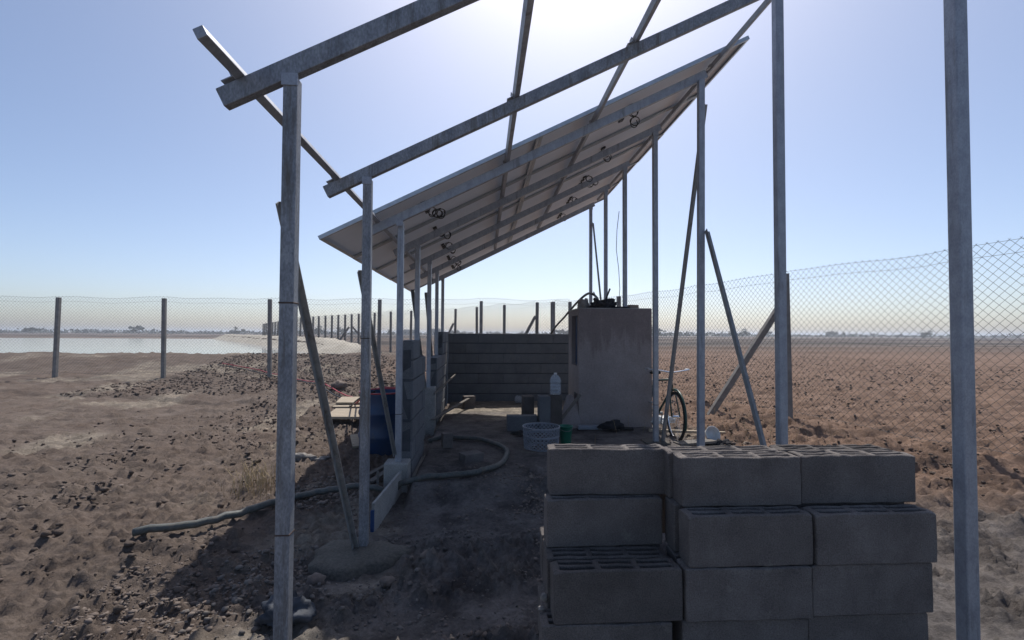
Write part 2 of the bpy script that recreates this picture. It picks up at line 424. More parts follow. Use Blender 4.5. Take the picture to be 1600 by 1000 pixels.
def axis_vals(lo, hi, f0, s0, grow, c=0.0):
    out = [c]; v = c
    while v < hi:
        v += max(s0, f0 * 0 + grow * abs(v - c)) if abs(v - c) > 3.2 else s0
        out.append(v)
    v = c; neg = []
    while v > lo:
        v -= max(s0, grow * abs(v - c)) if abs(v - c) > 3.2 else s0
        neg.append(v)
    return np.array(neg[::-1] + out)
xs = axis_vals(-3500, 3500, 0, .022, .011, 0.3)
ys = [1.1]
while ys[-1] < 5000: ys.append(ys[-1] + max(.018, .0058 * ys[-1]) * (1 if ys[-1] < 60 else 3))
ys = np.array([-60, -20, -6, -2, 0, .5, .9] + ys)
X, Y = np.meshgrid(xs, ys)
H = height(X, Y)
nx, ny = len(xs), len(ys)
print('terrain', nx, ny)
me = bpy.data.meshes.new('ground')
co = np.stack([X, Y, H], -1).reshape(-1, 3)
idx = np.arange(nx * ny).reshape(ny, nx)
q = np.stack([idx[:-1, :-1], idx[:-1, 1:], idx[1:, 1:], idx[1:, :-1]], -1).reshape(-1, 4)
me.vertices.add(len(co)); me.vertices.foreach_set('co', co.ravel())
me.loops.add(q.size); me.loops.foreach_set('vertex_index', q.ravel())
me.polygons.add(len(q)); me.polygons.foreach_set('loop_start', np.arange(0, q.size, 4)); me.polygons.foreach_set('loop_total', np.full(len(q), 4))
me.update()
me.polygons.foreach_set('use_smooth', np.ones(len(q), bool))
fieldm = np.clip(sm(X, 2.7, 3.3) * sm(Y, 3, 5) + sm(Y, 12, 15) * sm(X, -4.5, -2) + sm(Y, 30, 45), 0, 1)
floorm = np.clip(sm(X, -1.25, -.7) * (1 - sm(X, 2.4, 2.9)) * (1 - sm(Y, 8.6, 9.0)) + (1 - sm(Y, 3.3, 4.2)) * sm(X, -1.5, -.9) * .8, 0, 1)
dust_sunlit = np.clip(sm(fbm(X * .9 + 3, Y * .9, 4), .12, .45) * (1 - fieldm) * .55, 0, 1)
dust_sunlit = np.maximum(dust_sunlit, (sm(Y, 8.0, 8.4) * (1 - sm(Y, 9.6, 9.7)) * sm(X, -.7, -.6) * (1 - sm(X, 1.3, 1.6))) * .75)  # sunlit strip before the back wall, its brightness painted into the soil
dust_sunlit = np.maximum(dust_sunlit, np.exp(-(((X + 1.0) / .35) ** 2 + ((Y - 2.3) / .2) ** 2)) * .8)  # patch of sunlight near the first post, painted as paler soil
ca = me.color_attributes.new('zone', 'FLOAT_COLOR', 'POINT')
ca.data.foreach_set('color', np.stack([fieldm, floorm, dust_sunlit, np.ones_like(X)], -1).reshape(-1).astype(np.float32))
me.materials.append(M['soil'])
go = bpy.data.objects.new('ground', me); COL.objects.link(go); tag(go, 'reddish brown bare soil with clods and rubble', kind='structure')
def gz(x, y): return float(height(np.array([x]), np.array([y]))[0])
def gsm2(x, y):
    o_ = np.linspace(-.12, .12, 5); A, B = np.meshgrid(o_, o_); h_ = height(x + A, y + B); return float(h_.mean() * .5 + h_.max() * .5)
def gsm(x, y):
    o_ = np.linspace(-.6, .6, 5); A, B = np.meshgrid(o_, o_); return float(height(x + A, y + B).mean())

# ------------------------------------------------------------------ rocks
def ico():
    t = (1 + 5 ** .5) / 2
    v = [(-1, t, 0), (1, t, 0), (-1, -t, 0), (1, -t, 0), (0, -1, t), (0, 1, t), (0, -1, -t), (0, 1, -t), (t, 0, -1), (t, 0, 1), (-t, 0, -1), (-t, 0, 1)]
    f = [(0, 11, 5), (0, 5, 1), (0, 1, 7), (0, 7, 10), (0, 10, 11), (1, 5, 9), (5, 11, 4), (11, 10, 2), (10, 7, 6), (7, 1, 8), (3, 9, 4), (3, 4, 2), (3, 2, 6), (3, 6, 8), (3, 8, 9), (4, 9, 5), (2, 4, 11), (6, 2, 10), (8, 6, 7), (9, 8, 1)]
    v = [Vector(p).normalized() for p in v]
    return v, f
def subdiv(v, f):
    v = list(v); c = {}; nf = []
    def mid(a, b):
        k = (min(a, b), max(a, b))
        if k not in c: v.append(((v[a] + v[b]) / 2).normalized()); c[k] = len(v) - 1
        return c[k]
    for a, b, d in f:
        x, y, z = mid(a, b), mid(b, d), mid(d, a); nf += [(a, x, z), (b, y, x), (d, z, y), (x, y, z)]
    return v, nf
IV, IF = ico(); IV2, IF2 = subdiv(IV, IF); IV3, IF3 = subdiv(IV2, IF2); IV4, IF4 = subdiv(IV3, IF3)
def rocks(name, label, pts, mat_, cat='gravel'):
    T = []
    for k in range(10):
        V = np.array([list(p) for p in IV]); r = 1 + rng.uniform(-.42, .32, len(V)); V = V * r[:, None] * np.array([1, rng.uniform(.6, 1), rng.uniform(.45, .8)])
        T.append(V)
    F = np.array(IF); n = len(IV); VV = []; FF = []
    for i, (x, y, z, s) in enumerate(pts):
        a = rng.uniform(0, 6.28); V = T[i % 10]; ca_, sa = math.cos(a), math.sin(a)
        W = np.stack([V[:, 0] * ca_ - V[:, 1] * sa, V[:, 0] * sa + V[:, 1] * ca_, V[:, 2]], -1) * s + np.array([x, y, z])
        VV.append(W); FF.append(F + i * n)
    VV = np.concatenate(VV); FF = np.concatenate(FF)
    me = bpy.data.meshes.new(name); me.vertices.add(len(VV)); me.vertices.foreach_set('co', VV.ravel())
    me.loops.add(FF.size); me.loops.foreach_set('vertex_index', FF.ravel()); me.polygons.add(len(FF))
    me.polygons.foreach_set('loop_start', np.arange(0, FF.size, 3)); me.polygons.foreach_set('loop_total', np.full(len(FF), 3)); me.update()
    me.materials.append(mat_)
    o = bpy.data.objects.new(name, me); COL.objects.link(o); return tag(o, label, cat, kind='stuff')
def scatter(n, x0, x1, y0, y1, s0, s1, dens=None):
    x = rng.uniform(x0, x1, n); y = rng.uniform(y0, y1, n)
    if dens is not None:
        k = rng.random(n) < dens(x, y); x = x[k]; y = y[k]
    s = s0 * (s1 / s0) ** (rng.random(len(x)) ** 2.2)
    z = height(x, y) + s * .15
    return list(zip(x, y, z, s))
def free(x, y):  # keep the wall footprint, stack and swept floor fairly clear
    d = np.ones_like(x)
    d = np.where((x > -.62) & (x < 2.4) & (y > 4.7), .10, d)
    d = np.where((x > -.9) & (x < -.65) & (y > 4.7), 0, d)
    d = np.where((x > .2) & (x < 1.9) & (y > 1.7) & (y < 2.3), 0, d)
    d = np.where(((x + .82) ** 2 + (y - 3.3) ** 2) < .1, .06, d)
    return d * np.clip(.35 + fbm(x * 1.4, y * 1.4, 3) * 2.2, .04, 1)
pts = scatter(42000, -2.2, 1.2, 1.5, 5.0, .003, .022, free) + scatter(2500, -4.6, -.9, 4.2, 12.5, .006, .03, free) + scatter(900, -.6, 2.4, 4.7, 9.5, .004, .018, free)
rocks('gravel', 'loose brown gravel and broken clods strewn over the shaded ground', pts, M['stone'])
pts = scatter(300, -1.25, -.25, 2.5, 3.05, .006, .022) + scatter(260, -.75, .0, 3.3, 3.65, .006, .022) + scatter(420, -1.6, -1.0, 2.3, 3.4, .006, .028) + scatter(260, -.1, .28, 1.9, 3.6, .004, .014)
rocks('rubble', 'pale broken rubble lumps around the round concrete pad', pts, M['rubble'], 'rubble')
pts = scatter(11000, -4.6, -.9, 4.2, 12.5, .006, .04, free) + scatter(5000, -7, -1.6, 1.8, 9, .007, .04, lambda x, y: np.clip(.3 + fbm(x * 1.2, y * 1.2, 3) * 1.5, .03, 1)) + scatter(16000, 2.4, 22, 11, 30, .012, .05) + scatter(26000, 2.3, 9.5, 4.0, 15, .006, .036, lambda x, y: np.clip(.4 + fbm(x * 1.2, y * 1.2, 3), .1, 1)) + scatter(16000, -9.5, -2.0, 11, 20, .012, .055)
rocks('clods', 'rough reddish soil clods over the field and the spoil banks', pts, M['soil'], 'soil clods')

# ------------------------------------------------------------------ solar array
S = .5; X0 = -.806; XL, XR = -.806, 2.15
FY = [2.04, 3.36, 4.70, 5.90, 7.20, 8.35, 9.54]
def zr(x): return 2.605 + S * (x - X0)       # rafter centre line
slope = Vector((1, 0, S)).normalized(); nrm = Vector((-S, 0, 1)).normalized()
arr = thing('solar_array', (0.67, 3, 0), 'galvanised steel frame of slender posts and sloping rafters carrying a roof of solar panels', 'solar array')
for i, y in enumerate(FY):
    mt = M['galv_old'] if i < 2 else M['galv']
    g = min(gz(XL, y), .03) - .1
    b = MB(); jx = [0.0, .004, 0, .003, -.004, .002, 0][i]
    b.bar((XL + jx, y, g), (XL, y, zr(XL) - .045), .058, .058, (0, 1, 0))
    b.build('post', mt, arr, bevel=.006)
    base_x = XR if i != 2 else 2.125
    b = MB(); b.bar((base_x, y + (-.09 if i == 2 else 0), -.1), (XR, y + (-.09 if i == 2 else 0), zr(XR) - .05), .060, .060, (0, 1, 0))
    b.build('post', M['galv'], arr, bevel=.006)
    b = MB(); yo = y + (-.05 if i == 2 else 0)
    b.bar((-1.09, yo, zr(-1.09)), ((2.5 if i < 2 else 2.22), yo, zr(2.5 if i < 2 else 2.22)), .045, .082)
    r_ = b.build('rafter', mt, arr, bevel=.004)
    b = MB()   # end plates and weld beads at the post heads
    b.box((XL, yo - .031, zr(XL) - .06), (.066, .006, .05)); b.build('weld_plate', M['galv'], arr)
    b = MB(); b.box((XR, yo - .032, zr(XR) - .06), (.07, .006, .05)); b.build('weld_plate', M['galv'], arr)
for k, px_ in enumerate((-.99, .247, 1.11, 2.34)):
    b = MB(); c = Vector((px_, 0, zr(px_))) + nrm * .063
    y0 = (1.75, 1.7, 1.7, 1.8)[k]
    b.bar((c.x, y0, c.z), (c.x, 9.62, c.z), .04, .042, nrm)
    b.build('purlin', M['galv'], arr, bevel=.003)
for i, y in enumerate(FY[:3]):
    for px_ in (-.99, .247, 1.11, 2.34):
        b = MB(); c = Vector((px_ - .045, y - .004, zr(px_ - .045))) + nrm * .055
        b.box(c, (.05, .05, .005), Matrix(((slope.x, 0, nrm.x), (0, 1, 0), (slope.z, 0, nrm.z)))); b.box(c + slope * .022 + nrm * .017, (.005, .05, .03), Matrix(((slope.x, 0, nrm.x), (0, 1, 0), (slope.z, 0, nrm.z))))
        b.build('purlin_cleat', M['galv'], arr)
for (x, y, z) in ((-.806, 2.04, 1.62), (-.806, 2.04, .68), (-.806, 3.36, 1.46), (-.806, 4.70, .72), (2.15, 5.9, .62)):
    b = MB(); b.box((x, y, z), (.0615, .0615, .008)) if x < 0 else b.box((x, y, z), (.0635, .0635, .008)); b.build('weld_seam', M['rust'], arr, bevel=.003)
# braces
def brace(p, q, w=.05, mt='brace'):
    b = MB(); b.angle(p, q, w, .005, (1, 0, 0)); b.build('brace', M[mt], arr)
brace((-.878, 2.12, 2.06), (-.842, 3.31, .05), .034); brace((-.868, 3.42, 1.93), (-.83, 4.66, .33), .032)
brace((-.875, 5.97, 2.02), (-.835, 7.15, .6), .04); brace((-.87, 7.3, 2.1), (-.83, 8.3, .6), .04)
brace((2.235, 4.68, 3.83), (2.24, 5.9, .1), .05); brace((2.19, 4.56, 2.52), (2.205, 3.36, .03), .05, 'brace')
brace((2.18, 9.45, 3.72), (2.17, 8.4, 1.2), .035)
# footings
b = MB()
N = 40; ring = []
for k in range(N):
    t = 2 * math.pi * k / N; rr = 1 + .12 * math.sin(3 * t + 1) + .06 * math.sin(7 * t)
    ring.append((-.83 + .31 * rr * math.cos(t), 3.26 + .225 * rr * math.sin(t)))
vs = [(x, y, -.06) for x, y in ring] + [(x, y, .042 + .008 * math.sin(5 * x * 7)) for x, y in ring] + [(-.83 + (x + .83) * .8, 3.26 + (y - 3.26) * .8, .058) for x, y in ring] + [(-.83, 3.26, .062)]
fs = [(k, (k + 1) % N, N + (k + 1) % N, N + k) for k in range(N)] + [(N + k, N + (k + 1) % N, 2 * N + (k + 1) % N, 2 * N + k) for k in range(N)] + [(2 * N + k, 2 * N + (k + 1) % N, 3 * N) for k in range(N)]
b.add(vs, fs); o = b.build('footing', M['pad'], arr, smooth=True); o['label'] = 'low round concrete pad cast in the soil round a post'
b = MB(); b.box2((-.925, 4.6, -.12), (-.70, 4.80, .272)); o = b.build('footing', M['concrete'], arr, bevel=.012); o['label'] = 'square concrete footing pier'
b = MB(); b.box2((-.90, 7.08, -.1), (-.70, 7.32, .70)); o = b.build('footing', M['concrete'], arr, bevel=.012); o['label'] = 'tall concrete footing pier beside the doorway gap'
b = MB(); b.box2((2.0, 4.4, -.1), (2.3, 4.72, .11)); b.build('footing', M['pad'], arr, bevel=.015)
b = MB(); b.box2((2.0, 5.78, -.1), (2.3, 6.05, .17)); b.build('footing', M['pad'], arr, bevel=.015)
b = MB(); b.tube([(2.09, 7.30, 3.4), (2.05, 7.28, 3.1), (2.04, 7.28, 2.8), (2.08, 7.29, 2.5), (2.1, 7.3, 2.2), (2.08, 7.29, 1.95)], .005, 5); b.build('cable', M['cable'], arr)
# panels
def pp(x, y, n):  # n measured up from panel underside
    return Vector((x, y, zr(x))) + nrm * (.086 + n)
PW = 1.13; PY0 = 4.485
for r_i, (xa, xb) in enumerate(((-1.47, .562), (.565, 2.625))):
    for k in range(5):
        ya = PY0 + k * PW; yb = ya + PW - .004
        sag = -.004 * ((k * 7 + r_i * 3) % 3)
        b = MB(); b.cur = 0
        V = [pp(x, y, n + sag) for n in (.026, .031) for x, y in ((xa + .006, ya + .006), (xb - .006, ya + .006), (xb - .006, yb - .006), (xa + .006, yb - .006))]
        b.add(V, [(0, 3, 2, 1)]); b.cur = 1; b.add(V, [(4, 5, 6, 7), (0, 1, 5, 4), (1, 2, 6, 5), (2, 3, 7, 6), (3, 0, 4, 7)])
        pn = b.build('solar_panel', [M['backsheet'], M['cell']], arr)
        b = MB(); w = .03
        def fb(x0, y0, x1, y1):
            V = [pp(x, y, n + sag) for n in (0.0, .036) for x, y in ((x0, y0), (x1, y0), (x1, y1), (x0, y1))]
            b.add(V, [(0, 3, 2, 1), (4, 5, 6, 7), (0, 1, 5, 4), (1, 2, 6, 5), (2, 3, 7, 6), (3, 0, 4, 7)])
        t = .004
        # C shaped frame: thin upright wall and a bottom flange
        for (x0, y0, x1, y1) in ((xa, ya, xb, ya + t), (xa, yb - t, xb, yb), (xa, ya + t, xa + t, yb - t), (xb - t, ya + t, xb, yb - t)): fb(x0, y0, x1, y1)
        def fl(x0, y0, x1, y1):
            V = [pp(x, y, n + sag) for n in (0.0, .002) for x, y in ((x0, y0), (x1, y0), (x1, y1), (x0, y1))]
            b.add(V, [(0, 3, 2, 1), (4, 5, 6, 7), (0, 1, 5, 4), (1, 2, 6, 5), (2, 3, 7, 6), (3, 0, 4, 7)])
        fl(xa + t, ya + t, xb - t, ya + w); fl(xa + t, yb - w, xb - t, yb - t); fl(xa + t, ya + w, xa + w, yb - w); fl(xb - w, ya + w, xb - t, yb - w)
        b.build('panel_frame', M['alu'], pn)
        # junction boxes and coiled leads
        xm = (-.47, 1.66)[r_i]; ym = (ya + yb) / 2
        for dy in (-.16, .0, .16):
            b = MB(); c = pp(xm - .10, ym + dy, .014 + sag); b.box(c, (.05, .07, .02), Matrix(((slope.x, 0, nrm.x), (0, 1, 0), (slope.z, 0, nrm.z))))
            b.build('junction_box', M['blackp'], pn)
        for li in range(2 if (k + r_i) % 3 else 3):
            cx, cy = xm + (-.03, .02, .06)[li] + rng.uniform(-.02, .02), ym + rng.uniform(-.12, .12)
            ra, rb_ = rng.uniform(.038, .054), rng.uniform(.042, .056); ph = rng.uniform(0, 6.28)
            c0 = pp(cx, cy, 0) - Vector((0, 0, .05 * li)); P = [c0 + Vector((ra * (1 + .12 * math.sin(1.5 * a)) * math.cos(a + 1.57), rb_ * .5 * math.sin(a * .5 + ph), -rb_ * .75 + rb_ * math.sin(a + 1.57) * (1 + .08 * math.cos(1.4 * a)))) for a in np.linspace(0, 4 * math.pi * .93, 34)]
            b = MB(); b.tube(P, .0055, 5); b.build('cable', M['cable'], pn)

# ------------------------------------------------------------------ block walls
def course_wall(name, label, x0, x1, y0, y1, z0, courses, axis, L=.5, Hc=.2, offs=0, top=None, cat='wall', group=None):
    """solid wall of bevelled blocks, axis 'y' (runs along y) or 'x'"""
    t = thing(name, ((x0 + x1) / 2, (y0 + y1) / 2, z0), label, cat, group)
    b = MB(); a0, a1 = (y0, y1) if axis == 'y' else (x0, x1)
    mm = MB()
    for c in range(courses):
        s = a0 - (L / 2 if (c + offs) % 2 else 0)
        while s < a1 - .01:
            p, q_ = max(s, a0), min(s + L, a1)
            lim = top(c) if top else (a0, a1)
            if q_ - p > .03 and p >= lim[0] - .02 and q_ <= lim[1] + .02:
                j = [random.uniform(-.005, .005) for _ in range(3)]
                za, zb = z0 + c * Hc + .005, z0 + (c + 1) * Hc - .009
                g = .004
                if axis == 'y':
                    cc = ((x0 + x1) / 2 + j[0], (p + q_) / 2, (za + zb) / 2); dd = (x1 - x0, q_ - p - 2 * g, zb - za)
                else:
                    cc = ((p + q_) / 2, (y0 + y1) / 2 + j[0] * .5, (za + zb) / 2); dd = (q_ - p - .001, y1 - y0, zb - za)
                b.box(cc, dd, Matrix.Rotation(j[1] * .8, 3, 'Z') @ Matrix.Rotation(j[2] * .5, 3, 'Y' if axis == 'x' else 'X'))
                i = .022
                if axis == 'y': mm.box2((x0 + i, max(p - .004, a0 + .004), z0 + c * Hc), (x1 - i, q_ - .001, z0 + (c + 1) * Hc - (.012 if c == courses - 1 else 0)))
                else: mm.box2((max(p - .004, a0 + .004), y0 + i, z0 + c * Hc), (q_ - .001, y1 - i, z0 + (c + 1) * Hc - (.012 if c == courses - 1 else 0)))
            s += L
    b.build('blockwork', M['wallblock'], t, bevel=.008)
    mm.build('mortar', M['mortar'], t)
    return t
course_wall('block_wall', 'short grey block wall right behind the slender posts, at the left of the doorway gap', -.845, -.692, 4.83, 5.85, .03, 7, 'y', top=lambda c: (4.83, 5.85) if c < 6 else (4.83, 5.36))
course_wall('block_wall', 'low grey block wall stretch between the doorway gap and the far corner', -.845, -.692, 7.34, 8.37, .13, 5, 'y', offs=1)
course_wall('block_wall', 'tall grey block wall end forming the far left corner of the enclosure', -.845, -.692, 8.38, 9.58, .13, 7, 'y')
course_wall('block_wall', 'dark grey block back wall closing the far end behind the plastered cabin', -.845, 2.3, 9.59, 9.74, .10, 7, 'x', offs=1)
# pale string strip at the far corner
b = MB(); b.tube(catmull([(-.68, 9.2, 1.52), (-.665, 9.15, 1.1), (-.68, 9.1, .7), (-.66, 9.05, .45), (-.675, 9.0, .14)], 6), .011, 5)
tag(b.build('guide_string', M['basket'], origin=(-.67, 9.0, .14)), 'pale string hanging down the far left corner of the block walls', 'string')
b = MB(); b.box2((-.845, 4.81, -.12), (-.68, 5.86, .03)); b.box2((-.7, 4.84, -.12), (-.655, 5.6, .085))
tag(b.build('wall_foundation', M['concrete'], origin=(-.75, 5.3, -.12), bevel=.01), 'concrete foundation strip showing under the near block wall', 'foundation')
# formwork board
b = MB(); b.box((-.79, 4.14, .10), (.022, .86, .23), Matrix.Rotation(R(-4), 3, 'Z')); fbd = thing('formwork_board', (-.79, 4.14, 0), 'pale formwork board on edge with a blue painted end, beside the second post', 'board')
b.build('board', M['concrete'], fbd, bevel=.003)
b = MB(); b.box((-.822, 3.706, .085), (.026, .026, .16)); b.build('painted_end', M['bluepaint'], fbd)

# ------------------------------------------------------------------ plastered cabin
cab = thing('plastered_cabin', (1.92, 7.35, .1), 'brown rendered masonry cabin with stained front and a narrow opening at its left side', 'cabin')
b = MB(); xa, xb, ya, yb, z0, z1 = 1.385, 2.46, 6.9, 7.76, -.05, 1.865
th = .12
def wall_grid(b, xa, xb, z0, z1, y, nxx=36, nzz=60, amp=.005, flip=False):
    gx = np.linspace(xa, xb, nxx); gzz = np.linspace(z0, z1, nzz); GX, GZ = np.meshgrid(gx, gzz)
    D = amp * fbm(GX * 5, GZ * 5, 4) ; D[:, 0] = 0; D[:, -1] = 0
    ztop = np.where(GZ > z1 - .02, .010 * fbm(GX * 6, GX * 0, 3), 0)
    vs = np.stack([GX, y - D, GZ + ztop], -1).reshape(-1, 3); fs = []
    for i in range(nzz - 1):
        for j in range(nxx - 1):
            a = i * nxx + j; fs.append((a, a + 1, a + nxx + 1, a + nxx))
    b.add(vs, fs)
# four walls with an opening in the left one, closed by a roof slab
wall_grid(b, xa, xb, z0, z1, ya)
b.box2((xa + .002, ya + .004, z0), (xb - .002, ya + th, z1 - .012))
b.box2((xa, yb - th, z0), (xb, yb, z1 - .012))
b.box2((xb - th, ya + th, z0), (xb, yb - th, z1 - .012))
o1 = (7.03, 7.48, 1.02, 1.77)   # upper slot
o2 = (7.0, 7.3, -.05, .62)      # lower hole
b.box2((xa, ya + th, z0), (xa + th, o1[0], z1 - .012))
b.box2((xa, o1[1], z0), (xa + th, yb - th, z1 - .012))
b.box2((xa, o1[0], o1[3]), (xa + th, o1[1], z1 - .012))
b.box2((xa, o1[0], o2[3]), (xa + th, o1[1], o1[2]))
b.box2((xa, o2[1], z0), (xa + th, o1[1], o2[3]))
b.build('rendered_wall', M['cabin'], cab)
b = MB(); b.box2((xa + .003, ya + .01, z1 - .01), (xb - .003, yb - .003, z1 + .012)); b.build('roof_slab', M['concrete'], cab, bevel=.006)
b = MB(); b.box2((xa + .06, o1[0] + .001, o1[2] + .001), (xa + .075, o1[1] - .001, o1[3] - .001)); o = b.build('opening_shade', M['barrel'], cab); o['label'] = 'dark blue sheet painted as the shadow inside the narrow side opening'  # dark sheet added to stand for the shadow inside the opening

# things on the cabin roof
def blob(name, c, r, sq, mt, amp, label, cat, seed=0, sub=3, flat=True, freq=2.2):
    V, F = (IV4, IF4) if sub == 4 else (IV3, IF3); vs = []
    for p in V:
        n_ = 1 + amp * float(fbm(p.x * freq + seed, p.y * freq + p.z * freq * .7 + seed, 4)) + amp * .5 * float(fbm(p.z * freq * 2 + seed, p.x * freq * 2, 3))
        q = Vector((p.x * sq[0], p.y * sq[1], p.z * sq[2])) * n_ * r
        if flat: q.z = max(q.z, -.25 * r * sq[2])
        vs.append(Vector(c) + q)
    b = MB(); b.add(vs, F); o = b.build(name, mt, origin=c, smooth=True); return tag(o, label, cat)
ztop = z1 + .012
blob('cement_sack', (1.56, 7.4, ztop + .05), .125, (.8, .9, .95), M['sack'], .45, 'grey rounded sack on the cabin roof, left of the black cloth', 'sack', 3)
blob('black_cloth', (1.82, 7.2, ztop + .03), .16, (1.35, 1.0, .68), M['cloth'], .9, 'crumpled black cloth heaped on the cabin roof', 'cloth', 9, 4)
blob('black_cloth', (2.06, 7.15, ztop + .005), .12, (1.5, 1.0, .25), M['cloth'], .5, 'thin flat fold of black cloth on the roof, right of the heap', 'cloth', 5)
b = MB(); b.box((2.30, 7.3, ztop + .035), (.15, .12, .07), Matrix.Rotation(.2, 3, 'Z')); tag(b.build('brick', M['stone'], origin=(2.3, 7.3, ztop), bevel=.006), 'small brown brick lying on the roof at the right', 'brick')
b = MB(); b.tube(catmull([(1.15, 10.3, .12), (1.28, 10.15, .9), (1.42, 10.0, 1.5), (1.58, 9.2, 1.84), (1.66, 8.4, 2.06), (1.72, 7.8, 2.16), (1.78, 7.5, 2.08), (1.80, 7.38, 1.94)], 8), .02, 8)
tag(b.build('black_pipe', M['cable'], origin=(1.15, 10.3, .12), smooth=True), 'black hose arching from behind the back wall onto the cabin roof', 'hose')
b = MB(); b.tube([(1.84, 7.3, ztop + .05), (1.96, 7.35, 2.2)], .014, 6); tag(b.build('stick', M['rubber'], origin=(1.84, 7.3, ztop)), 'dark stick poking up out of the black cloth', 'stick')
b = MB(); b.tube([(1.80, 7.3, ztop + .05), (1.70, 7.35, 2.15)], .009, 6); tag(b.build('thin_rod', M['basket'], origin=(1.8, 7.3, ztop)), 'thin pale rod leaning above the black cloth', 'rod')

# ------------------------------------------------------------------ hollow blocks
def block_mesh(seed, Lx=.5, T=.1, Hh=.198):
    random.seed(seed)
    xsb = [0, .028, .165, .187, .318, .340, .472, .5]; xsb = [v * Lx / .5 for v in xsb]
    ysb = [0, .018, .042, .058, .082, .1]; ysb = [v * T / .1 for v in ysb]
    hole = lambda i, j: i in (1, 3, 5) and j in (1, 3)
    b = MB(); zt = Hh; zb = .012
    idx = {}
    def vtx(x, y, z):
        k = (round(x, 5), round(y, 5), round(z, 5))
        if k not in idx:
            idx[k] = len(b.v); b.v.append((x - Lx / 2, y, z))
        return idx[k]
    def quad(*ps):
        b.f.append(tuple(vtx(*p) for p in ps)); b.mi.append(0)
    for i in range(7):
        for j in range(5):
            x0, x1, y0, y1 = xsb[i], xsb[i + 1], ysb[j], ysb[j + 1]
            if hole(i, j):
                quad((x0, y0, zb), (x1, y0, zb), (x1, y1, zb), (x0, y1, zb))
                quad((x0, y0, zt), (x0, y0, zb), (x0, y1, zb), (x0, y1, zt)); quad((x1, y1, zt), (x1, y1, zb), (x1, y0, zb), (x1, y0, zt))
                quad((x1, y0, zt), (x1, y0, zb), (x0, y0, zb), (x0, y0, zt)); quad((x0, y1, zt), (x0, y1, zb), (x1, y1, zb), (x1, y1, zt))
            else: quad((x0, y0, zt), (x1, y0, zt), (x1, y1, zt), (x0, y1, zt))
            quad((x0, y0, 0), (x0, y1, 0), (x1, y1, 0), (x1, y0, 0))
    for i in range(7):
        quad((xsb[i], 0, 0), (xsb[i + 1], 0, 0), (xsb[i + 1], 0, zt), (xsb[i], 0, zt)); quad((xsb[i + 1], T, 0), (xsb[i], T, 0), (xsb[i], T, zt), (xsb[i + 1], T, zt))
    for j in range(5):
        quad((0, ysb[j + 1], 0), (0, ysb[j], 0), (0, ysb[j], zt), (0, ysb[j + 1], zt)); quad((Lx, ysb[j], 0), (Lx, ysb[j + 1], 0), (Lx, ysb[j + 1], zt), (Lx, ysb[j], zt))
    import bmesh
    me = bpy.data.meshes.new('hollow_block'); me.from_pydata(b.v, [], b.f); me.materials.append(M['block'])
    bm = bmesh.new(); bm.from_mesh(me)
    bmesh.ops.recalc_face_normals(bm, faces=bm.faces)
    es = [e for e in bm.edges if len(e.link_faces) == 2 and e.calc_face_angle(0) > .8]
    bmesh.ops.bevel(bm, geom=es, offset=.0035, segments=1, affect='EDGES')
    bmesh.ops.subdivide_edges(bm, edges=[e for e in bm.edges if e.calc_length() > .05], cuts=3, use_grid_fill=True)
    for v in bm.verts:
        c = v.co; nn = Vector((float(vnoise(c.x * 40 + seed, c.z * 40)), float(vnoise(c.y * 60 + seed, c.x * 40)), float(vnoise(c.z * 50, c.x * 45 + seed))))
        v.co = c + nn * .0016 + Vector((0, 0, .002 * float(vnoise(c.x * 12 + seed, c.y * 30)))) * (c.z / Hh)
        if c.z > Hh - .012 and (abs(c.y) < .006 or abs(c.y - T) < .006): v.co.z -= .007 * max(0, float(vnoise(c.x * 55 + seed * 7, seed * 3.3)) - .1); v.co.y += (.004 if c.y < T / 2 else -.004) * max(0, float(vnoise(c.x * 47 + seed * 5, 2.2)))
        # chipped corners
        ex = Lx / 2 - abs(c.x); 
        if ex < .02 and c.z > Hh - .02: v.co.z -= .004 * (1 + float(vnoise(c.y * 60 + seed * 3, c.x * 5)))
    bm.to_mesh(me); bm.free()
    return me
BM = [block_mesh(s) for s in (1, 2, 3, 4, 5)]
random.seed(11)
courses = {0: 'bottom', 1: 'second lowest', 2: 'middle', 3: 'second highest', 4: 'top'}
def put_block(x, y, lvl, where, col, rz=0.0, z=None):
    o = bpy.data.objects.new('concrete_block', BM[random.randrange(5)]); COL.objects.link(o)
    o.location = (x + .25, y, (.0 + .2 * lvl) if z is None else z)
    o.rotation_euler = (0, 0, rz + random.uniform(-.006, .006))
    tag(o, f'grey hollow block, {where}, {courses[lvl]} course of the {col} stack column', 'concrete block', 'hollow concrete blocks in the foreground stack')
    return o
# left column
put_block(.232, 1.83, 0, 'front', 'left'); put_block(.24, 1.99, 0, 'rear', 'left')
put_block(.229, 1.825, 1, 'front', 'left'); put_block(.245, 1.93, 1, 'centre row', 'left'); put_block(.25, 2.045, 1, 'rear', 'left')
put_block(.272, 1.83, 2, 'front', 'left', .004); put_block(.262, 1.94, 2, 'centre row', 'left', -.01); put_block(.27, 2.05, 2, 'rear', 'left')
put_block(.272, 2.035, 3, 'set back', 'left', .012); put_block(.37, 2.15, 3, 'rear', 'left'); put_block(.27, 2.16, 2, 'far rear', 'left'); o = put_block(.302, 2.08, 4, 'set back', 'left', -.018); o.scale = (1.045, 1, 1)
